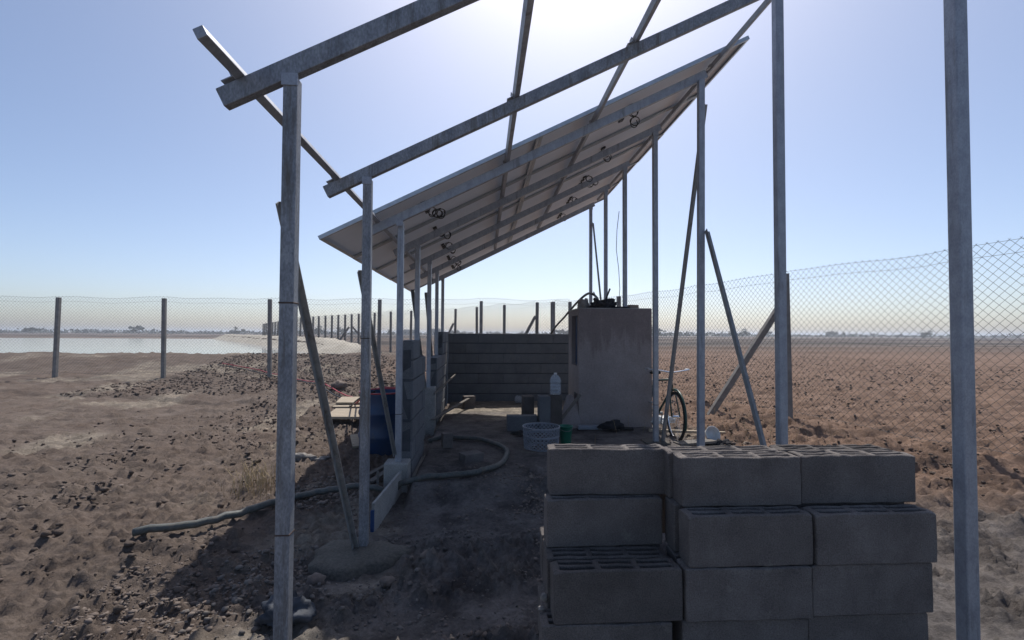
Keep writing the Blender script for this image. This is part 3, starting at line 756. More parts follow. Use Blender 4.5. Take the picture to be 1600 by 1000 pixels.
# middle and right columns
for cx, nm, dj in ((.782, 'middle', 0), (1.29, 'right', .012)):
    put_block(cx + .01, 1.84, 0, 'front', nm); put_block(cx, 1.97, 0, 'rear', nm)
    put_block(cx - .012, 1.83 + dj, 1, 'front', nm); put_block(cx + .004, 1.95, 1, 'rear', nm)
    put_block(cx, 1.82 + dj, 2, 'front', nm); put_block(cx + .008, 1.95, 2, 'rear', nm)
    put_block(cx + .014, 1.83 - dj * .5, 3, 'front', nm, .004); put_block(cx + .010, 1.965, 3, 'rear', nm)
    put_block(cx + .028, 1.92 + dj, 4, 'front', nm, -.005); put_block(cx + .012, 2.03 + dj * .3, 4, 'rear', nm)
# mortar crumbs
for (x, y, z, s, nmx) in ((.258, 1.86, .44, .018, 'largest'), (.262, 1.86, .405, .014, 'lowest')):
    pass
blob('foam_scrap', (.252, 1.95, .44), .014, (1, .8, 1.2), M['sack'], .5, 'small white foam scrap caught on the left edge of the block stack', 'scrap', 2, flat=False)
blob('foam_scrap', (.240, 1.93, .408), .012, (1.2, .8, .7), M['sack'], .5, 'flat white crumb below the foam scrap on the block ledge', 'scrap', 6, flat=False)

# ------------------------------------------------------------------ loose blocks inside
def loose(name, c, d, rz, mt, label, cat='concrete block', tilt=0, group=None):
    b = MB(); b.box((0, 0, 0), d, Matrix.Rotation(rz, 3, 'Z') @ Matrix.Rotation(tilt, 3, 'X')); o = b.build(name, mt, bevel=.007)
    o.location = c; return tag(o, label, cat, group)
def loose_hollow(x, y, z, rot, label):
    o = bpy.data.objects.new('concrete_block', BM[2]); COL.objects.link(o); o.location = (x, y, z); o.rotation_euler = rot
    return tag(o, label, 'concrete block', 'loose blocks on the shaded floor')
GB = 'loose blocks on the shaded floor'
g = .155
loose('concrete_block', (.545, 6.72, g + .10), (.42, .15, .21), .03, M['wallblock'], 'dark grey block lying on its long side behind the lattice basket', group=GB)
loose('concrete_block', (.845, 6.66, g + .24), (.15, .2, .48), .05, M['wallblock'], 'grey block standing upright just left of the water bottle', group=GB)
loose('concrete_block', (1.01, 6.70, g + .245), (.17, .2, .49), -.03, M['block'], 'darkest upright block, carrying the water bottle', group=GB)
loose('concrete_block', (.68, 7.3, g + .2), (.16, .2, .40), .1, M['block'], 'dark upright block half hidden behind the pale upright one', group=GB)
loose('concrete_block', (-.25, 8.75, g + .1), (.2, .15, .22), .3, M['block'], 'dark block on the floor where the two wall planks end', group=GB)
loose('concrete_block', (-.42, 5.75, g + .08), (.12, .1, .17), .3, M['block'], 'small dark broken block behind the curved hose', group=GB)
loose('concrete_block', (-.12, 5.15, g + .03), (.22, .16, .1), .5, M['block'], 'flat broken block inside the loop of the hose', group=GB)
# broken slab leaning
b = MB(); P = [(-.15, 0, 0), (.14, .03, 0), (.12, .12, .28), (.02, .15, .45), (-.05, .14, .43), (-.14, .06, .2)]
vs = [(x, y, z) for x, y, z in P] + [(x, y + .04, z) for x, y, z in P]; n = 6
b.add(vs, [tuple(range(n)), tuple(range(2 * n - 1, n - 1, -1))] + [(i, i + n, (i + 1) % n + n, (i + 1) % n) for i in range(n)])
o = b.build('broken_slab', M['cabin'], bevel=.008); o.location = (1.27, 6.82, g - .01); o.scale = (1, 1, 1.05); tag(o, 'broken pointed render slab leaning against the cabin left corner', 'slab')
b = MB(); b.box((1.20, 6.74, .42), (.035, .03, .56), Matrix.Rotation(R(38), 3, 'Y')); tag(b.build('timber_prop', M['woodgrey'], origin=(1.2, 6.74, .15)), 'short dark timber propped against the pointed slab', 'timber')
# bits along the cabin foot
b = MB(); b.box((1.50, 6.72, g + .03), (.34, .10, .055), Matrix.Rotation(-.04, 3, 'Z')); tag(b.build('offcut', M['basket'], origin=(1.5, 6.72, g), bevel=.01), 'pale narrow offcut lying along the foot of the cabin', 'offcut')
blob('black_bag', (1.80, 6.62, g + .05), .12, (1.3, .7, .75), M['cloth'], .6, 'black bag lying against the foot of the cabin', 'bag', 12)
b = MB(); b.tube([(1.9, 6.6, g + .03), (2.08, 6.58, g + .03)], .025, 8); tag(b.build('short_pipe', M['rubber'], origin=(1.9, 6.6, g)), 'short dark pipe piece right of the black bag', 'pipe')
blob('shoe', (.50, 6.28, g + .035), .07, (1.6, .8, .65), M['rubber'], .5, 'dark worn shoe on the floor left of the lattice basket', 'shoe', 15)

# ------------------------------------------------------------------ basket, bucket, bottles
def lattice_basket(c):
    t = thing('lattice_basket', c, 'round pale plastic lattice basket standing on the shaded floor', 'basket')
    def rad(z): return .198 + .07 * z
    Hh = .25
    def P(a, z, d=0): r = rad(z) + d; return (c[0] + r * math.cos(a), c[1] + r * math.sin(a), c[2] + z)
    b = MB(); N = 27
    for k in range(N):
        for s in (1, -1):
            a0 = 2 * math.pi * k / N
            b.tube([P(a0 + s * t_ * 1.25, .015 + t_ * (Hh - .02)) for t_ in np.linspace(0, 1, 12)], .005, 4, cap=False)
    b.build('lattice', M['basket'], t)
    b = MB()
    for z, w in ((.008, .016), (.15, .022), (Hh, .018)):
        r = rad(z); b.lathe([(r - .003, z - w / 2), (r + .006, z - w / 2), (r + .007, z + w / 2), (r - .004, z + w / 2), (r - .003, z - w / 2)], c, 40)
    b.build('rim', M['basket'], t, smooth=False)
    b = MB(); b.lathe([(.0, .004), (rad(0), .004)], c, 40); b.build('base', M['basket'], t)
    return t
lattice_basket((.69, 5.68, g - .005))
buck = thing('bucket', (1.02, 5.90, g), 'small green plastic bucket beside the lattice basket', 'bucket')
b = MB(); b.lathe([(0, .003), (.062, .0), (.064, .003), (.083, .20), (.090, .203), (.090, .212), (.080, .212), (.061, .01), (0, .01)], buck.location, 28); b.build('bucket_body', M['green'], buck, smooth=True)
b = MB(); b.tube([Vector(buck.location) + Vector((.088 * math.cos(a), .088 * math.sin(a) * .9 - .0, .205 - .05 * abs(math.sin(a)))) for a in np.linspace(math.pi, 2 * math.pi, 14)], .003, 5); b.build('handle', M['brace'], buck)

def bottle(loc, rot, label, waterlevel=.05):
    t = thing('plastic_bottle', loc, label, 'bottle', 'empty plastic water bottles')
    prof = [(.0, .008), (.05, .002), (.068, .006), (.076, .02), (.076, .06), (.070, .066), (.076, .072), (.076, .105), (.070, .111), (.076, .117), (.077, .14), (.068, .15), (.068, .158), (.078, .168), (.078, .205), (.066, .24), (.035, .272), (.02, .284), (.019, .30)]
    inner = [(max(r - .0015, 0), z + (.002 if i < 3 else 0)) for i, (r, z) in enumerate(prof)][::-1]
    b = MB(); b.lathe(prof + inner, (0, 0, 0), 28)
    o = b.build('bottle_body', M['clear'], t, origin=(0, 0, 0), smooth=True)
    b = MB(); b.lathe([(0, .302), (.018, .302), (.018, .285), (.0215, .285), (.0215, .306), (0, .306)], (0, 0, 0), 16); b.build('cap', M['white'], t, origin=(0, 0, 0), smooth=False)
    if waterlevel:
        b = MB(); b.lathe([(0, .0105), (.05, .0105), (.07, .02), (.0735, .03), (.0735, waterlevel), (0, waterlevel)], (0, 0, 0), 24); b.build('water', M['water_in'], t, origin=(0, 0, 0), smooth=False)
    t.rotation_euler = rot
    return t
bottle((1.005, 6.66, g + .492), (0, 0, .3), 'clear plastic water bottle standing on the dark upright block')
bottle((.62, 9.2, g + .085), (R(90), R(0), R(65)), 'clouded empty plastic bottle lying on the floor before the back wall', 0)

# ------------------------------------------------------------------ hoses
b = MB(); P = [(-.68, 6.1, .19), (-.45, 6.12, .18), (-.27, 6.04, .18), (-.05, 5.98, .18), (.12, 5.78, .18), (.24, 5.56, .18), (.27, 5.33, .18), (.20, 4.92, .175), (.07, 4.70, .165), (-.10, 4.56, .15), (-.42, 4.50, .11), (-.68, 4.46, .12), (-.95, 4.44, .07), (-1.14, 4.45, .075), (-1.4, 4.40, .09), (-1.62, 4.30, .07), (-1.72, 4.05, .05), (-1.95, 3.7, .05), (-2.4, 3.5, .05)]
b.tube([Vector((q.x, q.y, gsm2(q.x, q.y) + .034)) for q in catmull(P, 8)], .027, 10); tag(b.build('thick_hose', M['hose'], origin=(0, 5, .15), smooth=True), 'thick grey green hose looping across the floor and past the second post', 'hose')
b = MB(); P = [(-9.0, 17.0, .22), (-7.4, 16.0, .2), (-6.2, 14.9, .2), (-5.0, 13.4, .13), (-4.1, 12.0, .12), (-3.3, 10.8, .15), (-2.7, 9.9, .18), (-2.3, 8.6, .25), (-1.9, 7.4, .5), (-1.6, 6.7, .68), (-1.40, 6.42, .765), (-1.25, 6.36, .77), (-1.08, 6.32, .765), (-1.0, 6.1, .70)]
P2 = [(x - .03, y - .02, max(z, gz(x, y) + .02)) for x, y, z in P]; P3 = [(x + .05, y + .1, max(z, gz(x, y) + .02)) for x, y, z in P]
b.tube([Vector((q.x, q.y, max(q.z, gsm(q.x, q.y) + .06))) for q in catmull(P3, 8)], .014, 6); tag(b.build('thin_hose', M['redhose'], origin=P[3], smooth=True), 'thin red hose running over the soil to the blue barrel', 'hose')
b = MB(); b.tube([Vector((q.x, q.y, max(q.z, gsm(q.x, q.y) + .06))) for q in catmull([(x + .02, y - .14, z - .02) for x, y, z in P[:11]], 8)], .013, 6); tag(b.build('thin_hose', M['cable'], origin=P[3], smooth=True), 'thin black hose running beside the red one over the soil', 'hose')

# ------------------------------------------------------------------ barrel, timber, debris on the left
bar = thing('barrel', (-1.25, 6.15, 0), 'dark blue open plastic barrel with a red rim, standing behind the posts', 'barrel')
b = MB(); r = .285
b.lathe([(0, .0), (r - .02, .0), (r, .03), (r, .20), (r + .012, .22), (r + .012, .25), (r, .27), (r, .48), (r + .012, .50), (r + .012, .53), (r, .55), (r - .005, .70), (r + .004, .74), (r + .004, .757), (r - .012, .757), (r - .02, .70), (r - .02, .03), (0, .03)], (-1.25, 6.15, 0), 40)
b.build('barrel_body', M['barrel'], bar, smooth=True)
b = MB(); b.lathe([(r + .002, .755), (r + .012, .757), (r + .012, .772), (r - .006, .772), (r - .006, .757)], (-1.25, 6.15, 0), 40); o = b.build('rim', M['redhose'], bar, smooth=True)

def plank(name, c, d, rz, mt, label, cat='board', tilt=(0, 0), group=None):
    b = MB(); b.box((0, 0, 0), d, Matrix.Rotation(rz, 3, 'Z') @ Matrix.Rotation(tilt[0], 3, 'X') @ Matrix.Rotation(tilt[1], 3, 'Y')); o = b.build(name, mt, bevel=.003); o.location = c
    return tag(o, label, cat, group)
GP = 'sheets of plywood beside the trench'
plank('plywood_sheet', (-1.98, 7.75, .22), (.85, .5, .04), -.06, M['wood'], 'pale plywood sheet in front, lying on the soil beside the trench', tilt=(.10, 0), group=GP)
plank('plywood_sheet', (-2.1, 8.75, .20), (1.0, .45, .05), -.02, M['wood'], 'rear plywood sheet, lowest in the pile beside the trench', tilt=(.05, 0), group=GP)
plank('plywood_sheet', (-2.1, 8.9, .27), (1.0, .4, .03), .03, M['wood'], 'rear plywood sheet, resting askew on top of another', tilt=(.12, .01), group=GP)
plank('plywood_sheet', (-1.50, 6.3, .12), (.34, .34, .03), .35, M['wood'], 'small pale board corner sticking out behind the second post', tilt=(.25, 0), group=GP)
plank('timber_lath', (-1.02, 5.35, .07), (.05, .9, .025), -.28, M['woodgrey'], 'grey lath on the ground by the concrete pier, farther one', 'lath', group='grey laths by the concrete pier')
plank('timber_lath', (-.98, 5.10, .07), (.06, .8, .025), -.22, M['woodgrey'], 'grey lath on the ground by the concrete pier, nearer one', 'lath', group='grey laths by the concrete pier')
plank('stake', (-.98, 4.62, .10), (.025, .02, .2), .1, M['woodgrey'], 'short stake standing in the soil left of the concrete pier', 'stake')
# sloping steel bars at the far walls
b = MB(); b.bar((-.72, 6.95, .26), (-.24, 8.72, .33), .05, .02); tag(b.build('sloping_plank', M['woodgrey'], origin=(-.72, 6.95, .26)), 'dark plank running from the tall pier to the block on the floor', 'plank')
b = MB(); b.bar((-.70, 7.0, .62), (-.52, 9.1, .72), .022, .022); tag(b.build('steel_bar', M['woodgrey'], origin=(-.70, 7.0, .62)), 'thin grey bar jutting from the tall pier past the far block wall', 'bar')

# plastic bags and rags
def rag(name, c, r, sq, mt, amp, label, cat, seed): return blob(name, c, r, sq, mt, amp, label, cat, seed, 4, True, 1.7)
rag('plastic_bag', (-1.0, 2.55, .07), .125, (1.0, .75, .6), M['bag'], .55, 'crumpled bluish clear plastic bag on the ground behind the nearest post', 'plastic bag', 21)
rag('white_rag', (-1.95, 5.6, .06), .14, (1.3, .55, .45), M['sack'], 1.1, 'pale torn sheet on the sunlit soil left of the diagonal brace', 'rag', 25)
# right side debris
bowl = thing('white_bowl', (2.96, 6.1, .20), 'white plastic bowl lying on its side on the soil right of the tall post', 'bowl')
ax = Matrix.Rotation(R(70), 3, 'X') @ Matrix.Rotation(R(12), 3, 'Y')
b = MB(); b.lathe([(0, -.05), (.05, -.05), (.085, -.025), (.10, .02), (.108, .03), (.108, .034), (.098, .034), (.083, -.02), (.048, -.045), (0, -.045)], bowl.location, 30, ax); b.build('bowl_body', M['white'], bowl, smooth=True)
blob('black_bag', (2.99, 5.95, .10), .11, (1.6, .6, .55), M['cloth'], .9, 'black torn bag on the soil under the white bowl', 'bag', 31, 4)
plank('timber_lath', (2.78, 6.45, .17), (1.0, .05, .035), -.22, M['wood'], 'sunlit pale lath on the ground under the bicycle wheel', 'lath')
plank('broken_board', (2.65, 5.9, .15), (.55, .16, .03), .3, M['woodgrey'], 'short grey board on the ground in front of the bicycle', 'board')
rag('white_sheet', (2.62, 6.95, .22), .15, (1.1, .6, .55), M['white'], .6, 'white plastic sheet bundled behind the bicycle front wheel', 'plastic sheet', 41)
for i, (x, y, s, lab) in enumerate(((3.35, 5.95, .05, 'small reddish stone right of the white bowl'), (3.72, 5.95, .045, 'small white stone at the right edge of the field litter'), (-2.7, 7.0, .12, 'large rounded stone at the edge of the trench'), (-3.3, 11.3, .16, 'largest pale stone on the spoil bank'), (-.98, 2.95, .05, 'light angular stone in front of the round concrete pad'), (-.55, 2.88, .04, 'flat stone at the right of the round concrete pad'), (-.9, 3.62, .045, 'pale stone behind the round concrete pad'), (-.35, 3.15, .04, 'pale yellowish stone on the rubble strip right of the pad'))):
    blob('stone', (x, y, gz(x, y) + s * .35), s, (1.1, .9, .7), M['stone'], .4, lab, 'stone', 50 + i, 3, False)

# ------------------------------------------------------------------ bicycle
def bicycle():
    t = thing('bicycle', (2.53, 6.18, .09), 'dark bicycle with curved handlebars leaning beside the cabin, front wheel towards us', 'bicycle')
    o = Vector((2.53, 6.18, .09)); hd = Vector((-.02, 1, 0)).normalized(); lean = Vector((.01, 0, 1)).normalized()
    Rw = .31
    def wheel(c, fwd, ax):
        upv = fwd.cross(ax).normalized(); upv = upv if upv.z > 0 else -upv
        w = None
        b = MB(); P = [c + (fwd * math.cos(a) + upv * math.sin(a)) * Rw for a in np.linspace(0, 2 * math.pi, 40, endpoint=False)]; b.tube(P, .019, 8, closed=True)
        w = b.build('wheel', M['rubber'], t, smooth=True)
        b = MB(); P = [c + (fwd * math.cos(a) + upv * math.sin(a)) * (Rw - .024) for a in np.linspace(0, 2 * math.pi, 40, endpoint=False)]; b.tube(P, .009, 6, closed=True)
        b.build('rim', M['chrome'], w, smooth=True)
        b = MB(); b.tube([c - ax * .04, c + ax * .04], .018, 10)
        for k in range(28):
            a = 2 * math.pi * k / 28; s = 1 if k % 2 else -1
            b.tube([c + ax * .025 * s, c + (fwd * math.cos(a + .15 * s) + upv * math.sin(a + .15 * s)) * (Rw - .028)], .0013, 4)
        b.build('spokes', M['chrome'], w)
        b = MB(); P = [c + (fwd * math.cos(a) + upv * math.sin(a)) * (Rw + .04) for a in np.linspace(R(35), R(200), 22)]; b.tube(P, .014, 6); b.build('mudguard', M['bikepaint'], w, smooth=True)
    st = R(2); f2 = Vector((math.sin(st), math.cos(st), 0)).normalized(); ax2 = f2.cross(lean).normalized()
    fc = o + Vector((-.01, 0, Rw + .02))
    wheel(fc, f2, ax2)
    rc = fc + hd * 1.04 + Vector((0, 0, 0)); wheel(rc, hd, hd.cross(lean).normalized())
    headb = fc + hd * .13 + lean * .36; headt = fc + hd * .17 + lean * .50; bbk = fc + hd * .60 - lean * .05; seat = fc + hd * .74 + lean * .40
    b = MB(); b.tube([headb, headt], .018, 8); b.tube([headt - lean * .03, seat], .014, 8); b.tube([headb, bbk], .016, 8); b.tube([bbk, seat], .014, 8)
    for s in (-.05, .05):
        e = rc + Vector((s, 0, 0)); b.tube([seat, e], .008, 6); b.tube([bbk, e], .009, 6)
    b.build('frame', M['bikepaint'], t, smooth=True)
    b = MB()
    for s in (-.055, .055): b.tube([headb + ax2 * s * .6, fc + ax2 * s], .010, 6)
    b.build('fork', M['bikepaint'], t, smooth=True)
    b = MB(); top = headt + lean * .07
    P = [top + f2 * .20 + ax2 * .28 + lean * .02, top + f2 * .06 + ax2 * .27 + lean * .03, top + f2 * -.03 + ax2 * .16 + lean * .02, top - f2 * .05, top + f2 * -.03 - ax2 * .16 + lean * .02, top + f2 * .06 - ax2 * .27 + lean * .03, top + f2 * .20 - ax2 * .28 + lean * .02]
    C_ = catmull(P, 6); b.tube(C_, .011, 8); b.tube([headt, top - f2 * .04], .012, 8)
    hb = b.build('handlebar', M['chrome'], t, smooth=True)
    for s in (1, -1):
        b = MB(); e0 = top + f2 * .20 + ax2 * .28 * s + lean * .02; e1 = top + f2 * .08 + ax2 * .272 * s + lean * .03; b.tube([e0, e1], .016, 8); b.build('grip', M['white'], hb)
    b = MB(); sc = seat + lean * .10
    b.tube([seat, sc], .011, 8)
    b.lathe([(0, 0), (.08, .0), (.09, .02), (.06, .045), (0, .05)], sc, 16); b.tube([sc + lean * .025, sc - hd * .17 + lean * .03], [.05, .018], 8); b.build('saddle', M['rubber'], t, smooth=True)
    b = MB(); b.tube([bbk - Vector((.06, 0, 0)), bbk + Vector((.06, 0, 0))], .02, 8)
    b.bar(bbk + Vector((.06, 0, 0)), bbk + Vector((.06, .05, -.16)), .012, .02); b.bar(bbk - Vector((.06, 0, 0)), bbk + Vector((-.06, -.05, .16)), .012, .02)
    b.box(bbk + Vector((.1, .05, -.16)), (.08, .06, .02)); b.box(bbk + Vector((-.1, -.05, .16)), (.08, .06, .02)); b.build('crank', M['brace'], t)
    b = MB(); q = rc + hd * .0 + lean * (Rw + .07)
    for s in (-.06, 0, .06): b.bar(q + Vector((s, -.18, 0)), q + Vector((s, .2, 0)), .012, .012)
    for d in (-.17, 0, .19): b.bar(q + Vector((-.07, d, 0)), q + Vector((.07, d, 0)), .01, .01)
    b.bar(q + Vector((.06, .15, 0)), rc + Vector((.05, 0, 0)), .008, .008); b.bar(q + Vector((-.06, .15, 0)), rc + Vector((-.05, 0, 0)), .008, .008)
    b.build('carrier', M['brace'], t)
bicycle()

# ------------------------------------------------------------------ fences
ZT = 2.50
def fence(name, label, posts, struts=(), sag=.04, pitch=.10, wr=.0022, ext=None, pw=.10, group=None, meshz=2.52):
    t = thing(name, (posts[0][0], posts[0][1], 0), label, 'fence', group)
    for i, p_ in enumerate(posts):
        x, y = p_[:2]; zt = p_[2] if len(p_) > 2 else ZT
        g0 = gz(x, y); lean = (random.uniform(-.03, .03), random.uniform(-.03, .03))
        b = MB(); b.bar((x, y, g0 - .3), (x + lean[0], y + lean[1], zt), pw, pw, (0, 1, 0)); b.build('fence_post', M['postc'], t, bevel=.008)
    for p, q_ in struts:
        b = MB(); b.bar(p, q_, .09, .09, (0, 1, 0)); b.build('strut', M['postc'], t, bevel=.006)
    line = [(p_[0], p_[1], meshz + random.uniform(-.02, .05)) for p_ in posts]
    if ext: line = ext[0] + line + ext[1]
    b = MB()
    for (x0, y0, za), (x1, y1, zb) in zip(line[:-1], line[1:]):
        L = math.hypot(x1 - x0, y1 - y0); H_ = 2.32; off = -.05
        dx, dy = (x1 - x0) / L, (y1 - y0) / L; nx_, ny_ = dy, -dx
        def P(u, v):
            tt = u / L; z_top = za * (1 - tt) + zb * tt - sag * 4 * tt * (1 - tt)
            z_top += .02 * math.sin(u * 3.1 + x0)
            return Vector((x0 + dx * u + nx_ * off, y0 + dy * u + ny_ * off, z_top - H_ * (1 - v / H_)))
        k = -int(H_ / pitch) - 1
        while k * pitch < L:
            for s in (1, -1):
                u0 = k * pitch; u1 = u0 + H_
                v0, v1 = (0, H_) if s == 1 else (H_, 0)
                # clip to [0, L]
                a = max(0, (0 - u0) / H_); c_ = min(1, (L - u0) / H_)
                if c_ - a > .01:
                    Q = [P(u0 + f * H_, v0 + (v1 - v0) * f) for f in (a, (a + c_) / 2, c_)]
                    b.tube(Q, wr, 3, cap=False)
            k += 1
        for v in (.02, H_ * .5, H_ - .02, H_ * .93):
            b.tube([P(L * f, v) for f in np.linspace(0, 1, 7)], wr * 1.1, 3, cap=False)
    b.build('wire_mesh', M['wire'], t)
    return t
fence('chain_link_fence', 'chain link fence on pale concrete posts running straight across behind the block enclosure', [(-19.0, 15.1), (-15.8, 15.1), (-12.7, 15.1), (-9.6, 15.1), (-6.47, 15.05), (-3.15, 14.75), (-.075, 15.04), (2.74, 15.0)], meshz=2.56)
fence('chain_link_fence', 'chain link fence along the right side, a slanting strut crossing the brown field', [(2.2, 15.2), (3.61, 12.6), (4.42, 9.55), (4.95, 7.55), (5.5, 5.2), (5.9, 3.2)], struts=[((3.83, 8.1, 0), (4.93, 7.58, 2.1))], meshz=2.56)
far_pts = [(2.2, 15.0), (1.70, 15.4), (.73, 16.9), (-.24, 18.6), (-1.19, 20.2), (-2.3, 21.2), (-3.3, 22.1), (-4.36, 23.0), (-5.5, 24.6)]
import itertools
for px_ in (0, .11, .22, .34, .46, .58, .71, .84, 1.0): far_pts.append((-6.69 + px_ * (-11.6 + 6.69), 26.3 + px_ * (32.2 - 26.3)))
for k in range(1, 15): far_pts.append((-11.6 - 10.2 * k / 9, 32.2 + 19 * k / 9))
fence('chain_link_fence', 'far chain link fence slanting away to the left behind the pond with many small posts', far_pts, struts=[((1.05, 15.3, .9), (1.66, 15.35, 2.05)), ((-6.0, 27.0, .4), (-7.35, 27.25, 1.9)), ((-8.4, 27.4, .5), (-7.45, 27.2, 1.8)), ((-1.7, 20.1, .9), (-1.25, 20.15, 1.9))], pitch=.11, wr=.0022)

# ------------------------------------------------------------------ reservoir
b = MB(); rows = 10; CR = catmull([(x, y, .0) for x, y in CREST], 14); vs = []
crz = lambda y: .80 + .32 * float(sm(y, 21, 27))
for i, p in enumerate(CR):
    nxt = CR[min(i + 1, len(CR) - 1)]; prv = CR[max(i - 1, 0)]; d = (nxt - prv).normalized(); inn = Vector((-d.y, d.x, 0)); inn = inn if inn.x < 0 else -inn
    wdt = 2.3 * min(1, .35 + i / 10)
    for j in range(rows):
        f = j / (rows - 1); z = crz(p.y) + .06 - (crz(p.y) - .40) * max(0, f - .25) / .75
        q_ = p + inn * (f * wdt - .45) ; w = .05 * float(fbm(i * .9, j * .7, 3)) + .03 * math.sin(i * 1.9 + j * .6)
        vs.append((q_.x + w, q_.y + w, z + w * (1 if j < rows - 1 else .2)))
fs = [(i * rows + j, i * rows + j + 1, (i + 1) * rows + j + 1, (i + 1) * rows + j) for i in range(len(CR) - 1) for j in range(rows - 1)]
b.add(vs, fs); o = b.build('pond_liner', M['liner'], origin=(-8, 26, .5), smooth=True); tag(o, 'wrinkled cream pond liner draped over the far bank of the reservoir', 'pond liner')
wm = mat('pond water', (.30, .34, .36), .06, 0, bump=.15, bscale=1.5, bdist=.02, spec=.6)
b = MB(); b.add([(-6.0, 21.0, .56), (-8.6, 25.2, .56), (-12.8, 31.6, .56), (-21, 44, .56), (-35, 65.5, .56), (-70, 66, .56), (-45, 21, .56)], [(0, 1, 2, 3, 4, 5, 6)])
tag(b.build('pond_water', wm, origin=(-12, 28, .56)), 'pale still water in the lined reservoir', kind='structure')

# ------------------------------------------------------------------ far trees and buildings
def far_tree(h, seed):
    rs = np.random.default_rng(seed); V = []; F = []; n = 0
    b = MB(); b.tube([(0, 0, 0), (.1, 0, h * .3), (0, .1, h * .6)], [h * .04, h * .03, h * .015], 6)
    c = MB(); nb = 8; cl = [(rs.normal(0, h * .28), rs.normal(0, h * .28), h * rs.uniform(.3, .85), h * rs.uniform(.12, .26)) for _ in range(nb)]
    for (x, y, z, r_) in cl:
        for _ in range(46):
            d = rs.normal(size=3); d /= np.linalg.norm(d); p = np.array([x, y, z]) + d * r_ * rs.uniform(.4, 1.05); s = h * .05
            a, e = rs.normal(size=3) * s, rs.normal(size=3) * s
            c.add([p - a, p + e, p + a, p - e], [(0, 1, 2, 3)])
    return b, c
protos = []
for k in range(4):
    tb, tcr = far_tree(1.0, 60 + k); protos.append((tb, tcr))
def make_tree(k, label):
    t = thing('tree', (0, 0, 0), label, 'tree', 'small trees on the horizon')
    protos[k][0].build('trunk', M['bark'], t, origin=(0, 0, 0)); protos[k][1].build('crown', M['leaf'], t, origin=(0, 0, 0)); return t
tproto = [make_tree(k, 'x') for k in range(4)]
spots = []
def az(px, Y): return (px - 755) * Y / 751
tl = [(1031, 230, 5.2, 'tallest tree on the horizon, just right of the plastered cabin'), (1043, 260, 3.2, 'low bush on the horizon between the cabin post and the long brace'), (1052, 260, 2.6, 'small bush on the horizon beside the long brace'), (1060, 250, 3.6, 'rounded tree on the horizon just right of the long brace'), (1068, 250, 3.2, 'lower twin tree on the horizon right of the long brace'), (1080, 250, 2.8, 'bush on the horizon just left of the tall right post'), (1112, 260, 2.6, 'low bush on the horizon just right of the tall right post'), (1128, 260, 2.4, 'tiny bush on the horizon seen through the right fence'), (1156, 240, 3.2, 'small tree on the horizon right of the bluish brace'), (1172, 240, 4.2, 'dark tree on the horizon at the right edge of the field'),
      (876, 250, 3.9, 'small pointed tree seen between the strut post and the cabin'), (884, 250, 4.1, 'small round tree touching the cabin edge on the horizon'), (540, 260, 4.2, 'tree on the horizon behind the far fence strut'), (503, 240, 4.4, 'upright tree on the horizon behind the far fence'), (496, 240, 3.2, 'small bush on the horizon left of the upright tree'), (555, 280, 3.0, 'low bush on the horizon just left of the second post'), (612, 280, 3.0, 'low bush on the horizon between second and third posts'), (705, 280, 2.9, 'low bush on the horizon above the far wall corner'), (714, 280, 3.2, 'bush on the horizon left of the paired fence posts'), (735, 280, 2.6, 'tiny bush on the horizon above the back wall, left part'), (775, 280, 2.6, 'tiny bush on the horizon above the back wall, centre'), (815, 280, 2.8, 'tiny bush on the horizon above the back wall, right part'),
      (1215, 240, 3.8, 'tree on the horizon beyond the fence, far right field, first'), (1330, 260, 4.6, 'tree on the horizon beyond the fence, far right field, middle'), (1480, 240, 4.0, 'tree on the horizon at the far right end of the field'), (380, 250, 3.6, 'tree on the horizon beyond the pond, nearest the first post'), (240, 260, 4.6, 'broad tree on the horizon beyond the pond'), (90, 250, 4.0, 'tree on the horizon at the far left beyond the pond')]
for i, (px_, Yd, h, lab) in enumerate(tl):
    X_ = az(px_, Yd); t = tproto[i] if i < 4 else copy_thing(tproto[i % 4], (0, 0, 0), 0, lab)
    t['label'] = lab; t.location = (X_, Yd, gz(X_, Yd) - .1); t.rotation_euler = (0, 0, i * 1.7); t.scale = (h * 1.25, h * 1.25, h)
# continuous far scrub
c = MB(); rs = np.random.default_rng(5)
for i in range(5200):
    x = rs.uniform(-430, 430); y = 330 + rs.uniform(-14, 14); hh = 1.2 + 1.1 * float(fbm(x * .03, 0, 3)) + .8 * float(fbm(x * .15, 4, 2))
    p = np.array([x, y, rs.uniform(0, max(hh, .4) * 1.3)]); a, e = rs.normal(size=3) * .55, rs.normal(size=3) * .55
    c.add([p - a, p + e, p + a, p - e], [(0, 1, 2, 3)])
tag(c.build('scrub_line', M['leaf'], origin=(0, 330, 0)), 'thin dark line of scrub along the flat horizon', 'scrub', kind='stuff')
def house(px_, Yd, w, d, h, lab, dome=False):
    X_ = az(px_, Yd); t = thing('farm_building', (X_, Yd, 0), lab, 'building', 'low buildings on the horizon')
    b = MB(); b.box((X_, Yd, h / 2), (w, d, h)); b.build('wall', M['farwall'], t)
    b = MB(); b.box((X_, Yd, h + .12), (w + .4, d + .4, .24)); b.build('roof', M['concrete'], t)
    b = MB()
    for k in range(3): b.box((X_ + (k - 1) * w * .3, Yd - d / 2 - .03, h * .5), (w * .12, .06, h * .35))
    b.build('window', M['cable'], t)
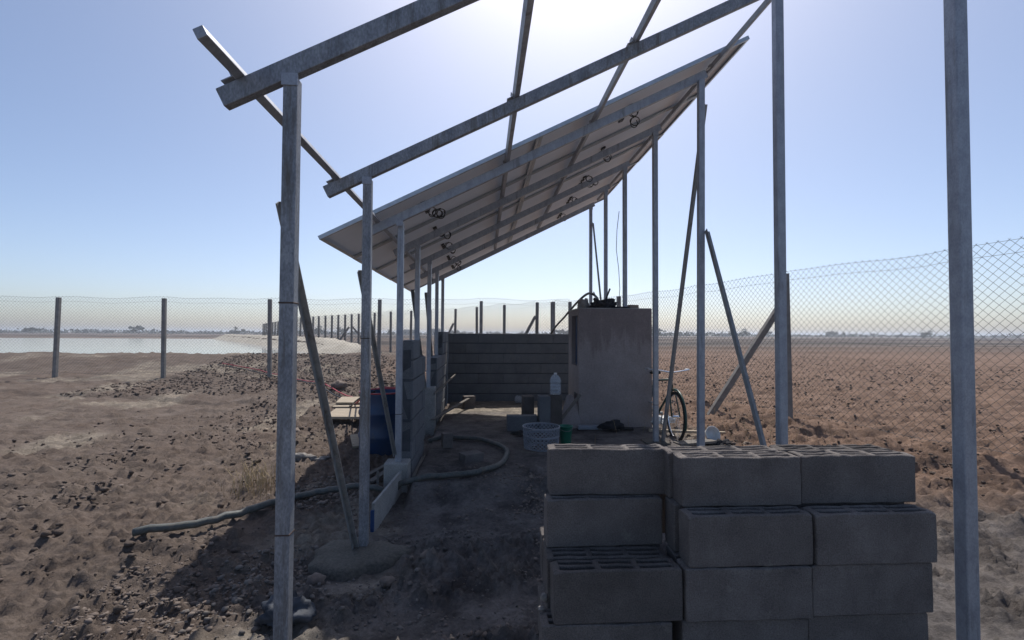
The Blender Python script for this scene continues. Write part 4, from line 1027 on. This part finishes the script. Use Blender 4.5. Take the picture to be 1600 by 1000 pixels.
house(642, 300, 8, 6, 3.2, 'low pale farm building on the horizon between third and fourth posts')
house(682, 300, 5, 5, 3.8, 'small squarish farm building on the horizon above the far block wall')
house(1140, 300, 6, 5, 1.9, 'small white farm building on the right horizon')

# ------------------------------------------------------------------ dry grass
def grass(name, c, n_, h, spread, label, seed):
    rs = np.random.default_rng(seed); b = MB()
    for _ in range(n_):
        x = c[0] + rs.normal(0, spread); y = c[1] + rs.normal(0, spread); z = gz(x, y); a = rs.uniform(0, 6.28); l_ = h * rs.uniform(.5, 1); bend = rs.uniform(.2, .8) * l_
        d = Vector((math.cos(a), math.sin(a), 0)); sdv = Vector((-d.y, d.x, 0)) * .0016
        P = [Vector((x, y, z - .01)), Vector((x, y, z)) + d * bend * .35 + Vector((0, 0, l_ * .6)), Vector((x, y, z)) + d * bend + Vector((0, 0, l_ * .9))]
        b.add([P[0] - sdv, P[0] + sdv, P[1] + sdv, P[1] - sdv, P[2]], [(0, 1, 2, 3), (3, 2, 4)])
    return tag(b.build(name, M['grass'], origin=(c[0], c[1], 0)), label, 'dry grass', kind='stuff')
grass('dry_grass', (-2.12, 4.65), 150, .34, .12, 'dry straw tuft left of the first post', 3)
grass('dry_stalks', (3.5, 5.9), 60, .40, .35, 'thin dry stalks on the field edge at the right', 4)
grass('dry_stalks', (3.2, 7.5), 60, .28, .8, 'sparse dry stalks on the brown field', 8)

# ------------------------------------------------------------------ haze
hm = bpy.data.materials.new('haze'); hm.use_nodes = True
for nd in list(hm.node_tree.nodes): hm.node_tree.nodes.remove(nd)
out = hm.node_tree.nodes.new('ShaderNodeOutputMaterial'); vol = hm.node_tree.nodes.new('ShaderNodeVolumePrincipled')
vol.inputs['Color'].default_value = (.88, .93, 1, 1); vol.inputs['Density'].default_value = HAZE; vol.inputs['Anisotropy'].default_value = .45
hm.node_tree.links.new(vol.outputs[0], out.inputs['Volume'])
b = MB(); b.box2((-3600, -80, -1.6), (3600, 5100, 7.0)); tag(b.build('haze', hm, origin=(0, 0, -1.6)), 'pale dusty haze over the plain', kind='stuff')
